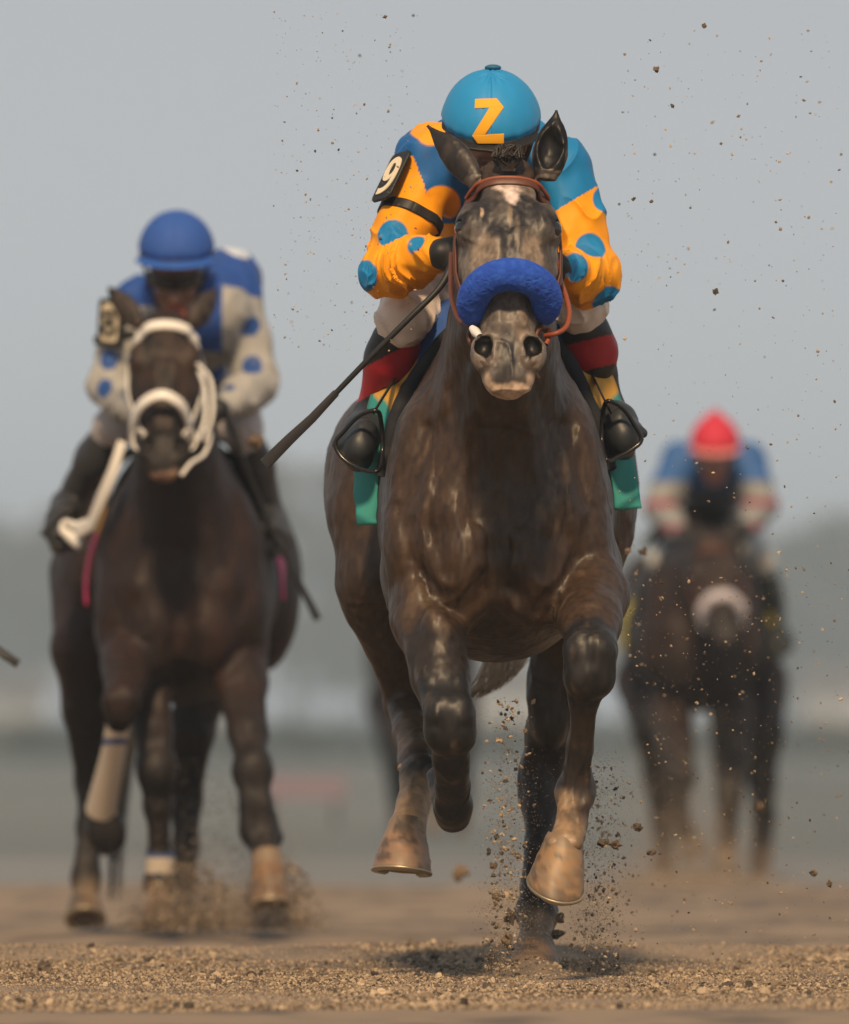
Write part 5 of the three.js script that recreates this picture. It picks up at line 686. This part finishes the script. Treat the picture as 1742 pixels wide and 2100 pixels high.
// ---------------------------------------------------------------- flying dirt
{
  const G2 = (R) => (R() + R() + R() - 1.5) / 1.5, fly = [];
  const P = (px, py, z) => at(px, py, z);
  const says = (i, px, py) => ['largest dark clod beside the planted hind leg', 'dark clod just under the largest one beside the planted leg', 'brown clod above the largest one beside the planted leg', 'left clod of the pair beside the raised right hoof', 'right clod of the pair beside the raised right hoof', 'clod before the lower legs of the horse far right', 'small clod above the pair beside the raised right hoof', 'dark clod low at the photo\'s right edge', 'lowest dark clod at the photo\'s right edge', 'leftmost clod of three left of the raised right hoof', 'clod nearest the planted leg, left of the raised right hoof', 'lowest clod of three left of the raised right hoof', 'topmost clod of the column of dirt between the leading horse\'s legs', 'largest crumb of dirt in the sky right of the teal cap', 'topmost crumb of dirt high in the sky at right', 'crumb of dirt level with the Z, right of the teal cap', 'topmost crumb of dirt in the sky left of the teal cap', 'crumb of dirt in the air right of the gold sleeve', 'crumb of dirt in the air below the gold elbow at right', 'round blurred dark clod right of the raised left hoof', 'blurred greenish clod low at the right, beyond the horse far right', 'blurred clod just right of the leading horse\'s haunch', 'crumb of dirt close beside the leading horse\'s right haunch', 'blurred dark clod above the tip of the leader\'s whip', 'clod on the mound left of the planted hoof', 'clod at the right of the planted hind fetlock', 'lower clod at the right of the planted hind fetlock'][i];
  const big = [[1048, 1880, -0.2, 0.017], [1042, 1925, -0.2, 0.014], [1020, 1840, -0.2, 0.010], [1236, 1728, 0.1, 0.013], [1262, 1733, 0.1, 0.012], [1334, 1748, -0.8, 0.010], [1308, 1697, 0.1, 0.009], [1668, 1790, -0.3, 0.008], [1702, 1812, -0.2, 0.007], [1003, 1747, -0.2, 0.008], [1063, 1755, -0.2, 0.008], [1012, 1776, -0.2, 0.008], [1018, 1716, -0.2, 0.007], [1347, 141, -0.2, 0.007], [1445, 52, 0.1, 0.0055], [1380, 217, 0.2, 0.005], [790, 33, 0.3, 0.0045], [1300, 408, 0.1, 0.005], [1468, 597, 0.8, 0.006], [943, 1790, -6.5, 0.02], [1560, 1655, 5, 0.009], [1320, 1130, -3, 0.01], [1288, 1130, 2.2, 0.006], [525, 905, -5.5, 0.016], [1010, 1965, -0.7, 0.012], [1150, 1880, -0.9, 0.011], [1142, 1915, -0.95, 0.013]];
  const geos = [1, 2, 3, 4].map((s) => clodGeo(s * 9, 0.8)), mats = [std([0.08, 0.06, 0.042], 0.95), std([0.17, 0.12, 0.075], 0.95), std([0.12, 0.085, 0.055], 0.95)], R = rng(77);
  big.forEach(([px, py, z, r], i) => { const p = P(px, py, z), m = solo('dirt_clod', geos[i % 4], mats[i % 3], says(i, px, py), 'clod', 'clods of dirt flying through the air'); m.position.copy(p); m.scale.set(r * (0.8 + 0.5 * R()), r * (0.7 + 0.5 * R()), r); m.rotation.set(R() * 6, R() * 6, R() * 6); });
  scatter('dirt_spray', 4200, 21, (R, i) => {
    let px, py, z, s; const k = R();
    if (k < 0.3) { py = 1990 - 560 * Math.pow(R(), 1.5); px = 1030 + 62 * G2(R) + (1990 - py) * 0.03; z = -0.25 + 0.55 * G2(R); s = 0.0009 + 0.005 * Math.pow(R(), 4); }
    else if (k < 0.5) { py = 1990 - 420 * Math.pow(R(), 1.3); px = 1230 + 90 * G2(R); z = -0.4 + 0.8 * G2(R); s = 0.0009 + 0.0045 * Math.pow(R(), 4); }
    else if (k < 0.78) { py = 1960 - 800 * R(); px = 1290 + 460 * Math.pow(R(), 1.2); z = -1 + 2.2 * G2(R); s = 0.0008 + 0.0034 * Math.pow(R(), 5); }
    else if (k < 0.9) { py = 60 + 1300 * R(); px = 1270 + 460 * R(); z = 0.4 + 2.5 * G2(R); s = 0.0012 + 0.0028 * Math.pow(R(), 4); }
    else { py = 20 + 700 * R(); px = 560 + 300 * R(); z = 0.6 + 2.5 * G2(R); s = 0.001 + 0.0024 * Math.pow(R(), 4); }
    const p = P(px, py, z); if (p.y < 0.01) p.y = 0.01; return [p.x, p.y, p.z, s, tone(R, 0.14)];
  }, 'fine spray of dark and tan dirt flung up around the leading horse', 'dirt');
  scatter('dirt_spray', 8000, 22, (R, i) => {                                    // kicked up by the horse on the left and the one behind
    const k = R(); let px, py, z, s = 0.001 + 0.0045 * Math.pow(R(), 3);
    if (k < 0.42) { { const g = G2(R); px = 385 + 150 * g; py = 1925 - (150 * Math.pow(R(), 1.6)) * (1 - g * g) - 12 * R(); z = -8 + 0.9 * G2(R); } } else if (k < 0.72) { { const g = G2(R); px = 575 + 110 * g; py = 1915 - 150 * Math.pow(R(), 1.2) * (1 - g * g) - 10 * R(); z = -8.2 + 0.9 * G2(R); } } else if (k < 0.9) { px = 480 + 150 * G2(R); py = 1900 - 330 * Math.pow(R(), 1.4); z = -9 + 0.8 * G2(R); s *= 0.7; } else { px = 1340 + 190 * G2(R); py = 1840 - 420 * Math.pow(R(), 1.1); z = -16 + 4 * G2(R); s *= 0.6; }
    const p = P(px, py, z); if (p.y < 0.0) p.y = 0.01 + 0.05 * R(); return [p.x, p.y, p.z, s, tone(R, 0.5)];
  }, 'cloud of brown dirt kicked up by the hooves of the following horses', 'dirt');
}
{ // fine dust hanging round the hooves
  const G2 = (R) => (R() + R() + R() - 1.5) / 1.5, dust = (R) => { const v = 0.75 + 0.5 * R(); return [0.24 * v, 0.19 * v, 0.145 * v]; };
  scatter('dust', 26000, 33, (R, i) => { const a = i % 3, cx = [380, 560, 440][a], w = [190, 130, 330][a], hgt = [190, 230, 300][a], g = G2(R), px = cx + w * g, py = 1925 + 0.3 * hgt * Math.log(1 - 0.985 * R()) * (1 - 0.5 * g * g), z = -8.6 + 1.5 * G2(R), p = at(px, py, z); return [p.x, Math.max(0.004, p.y), p.z, 0.0007 + 0.0016 * Math.pow(R(), 2), dust(R)]; }, 'fine tan dust hanging round the hooves of the left horse', 'dust');
  scatter('dust', 16000, 34, (R) => { const g = G2(R), px = 1420 + 240 * g, py = 1850 + 95 * Math.log(1 - 0.985 * R()), z = -22 + 4 * G2(R), p = at(px, py, z); return [p.x, Math.max(0.004, p.y), p.z, 0.0012 + 0.0024 * Math.pow(R(), 2), dust(R)]; }, 'fine tan dust hanging round the legs of the horse far right', 'dust');
  scatter('dust', 9000, 35, (R, i) => { const g = G2(R), px = (i % 2 ? 1050 : 1215) + (i % 2 ? 95 : 110) * g, py = 1995 - 460 * Math.pow(R(), 1.8), z = -0.6 + 0.8 * G2(R), p = at(px, py, z); return [p.x, Math.max(0.004, p.y), p.z, 0.0005 + 0.0009 * Math.pow(R(), 2), dust(R)]; }, 'fine tan dust hanging round the hooves of the leading horse', 'dust');
}
renderer.render(scene, camera);
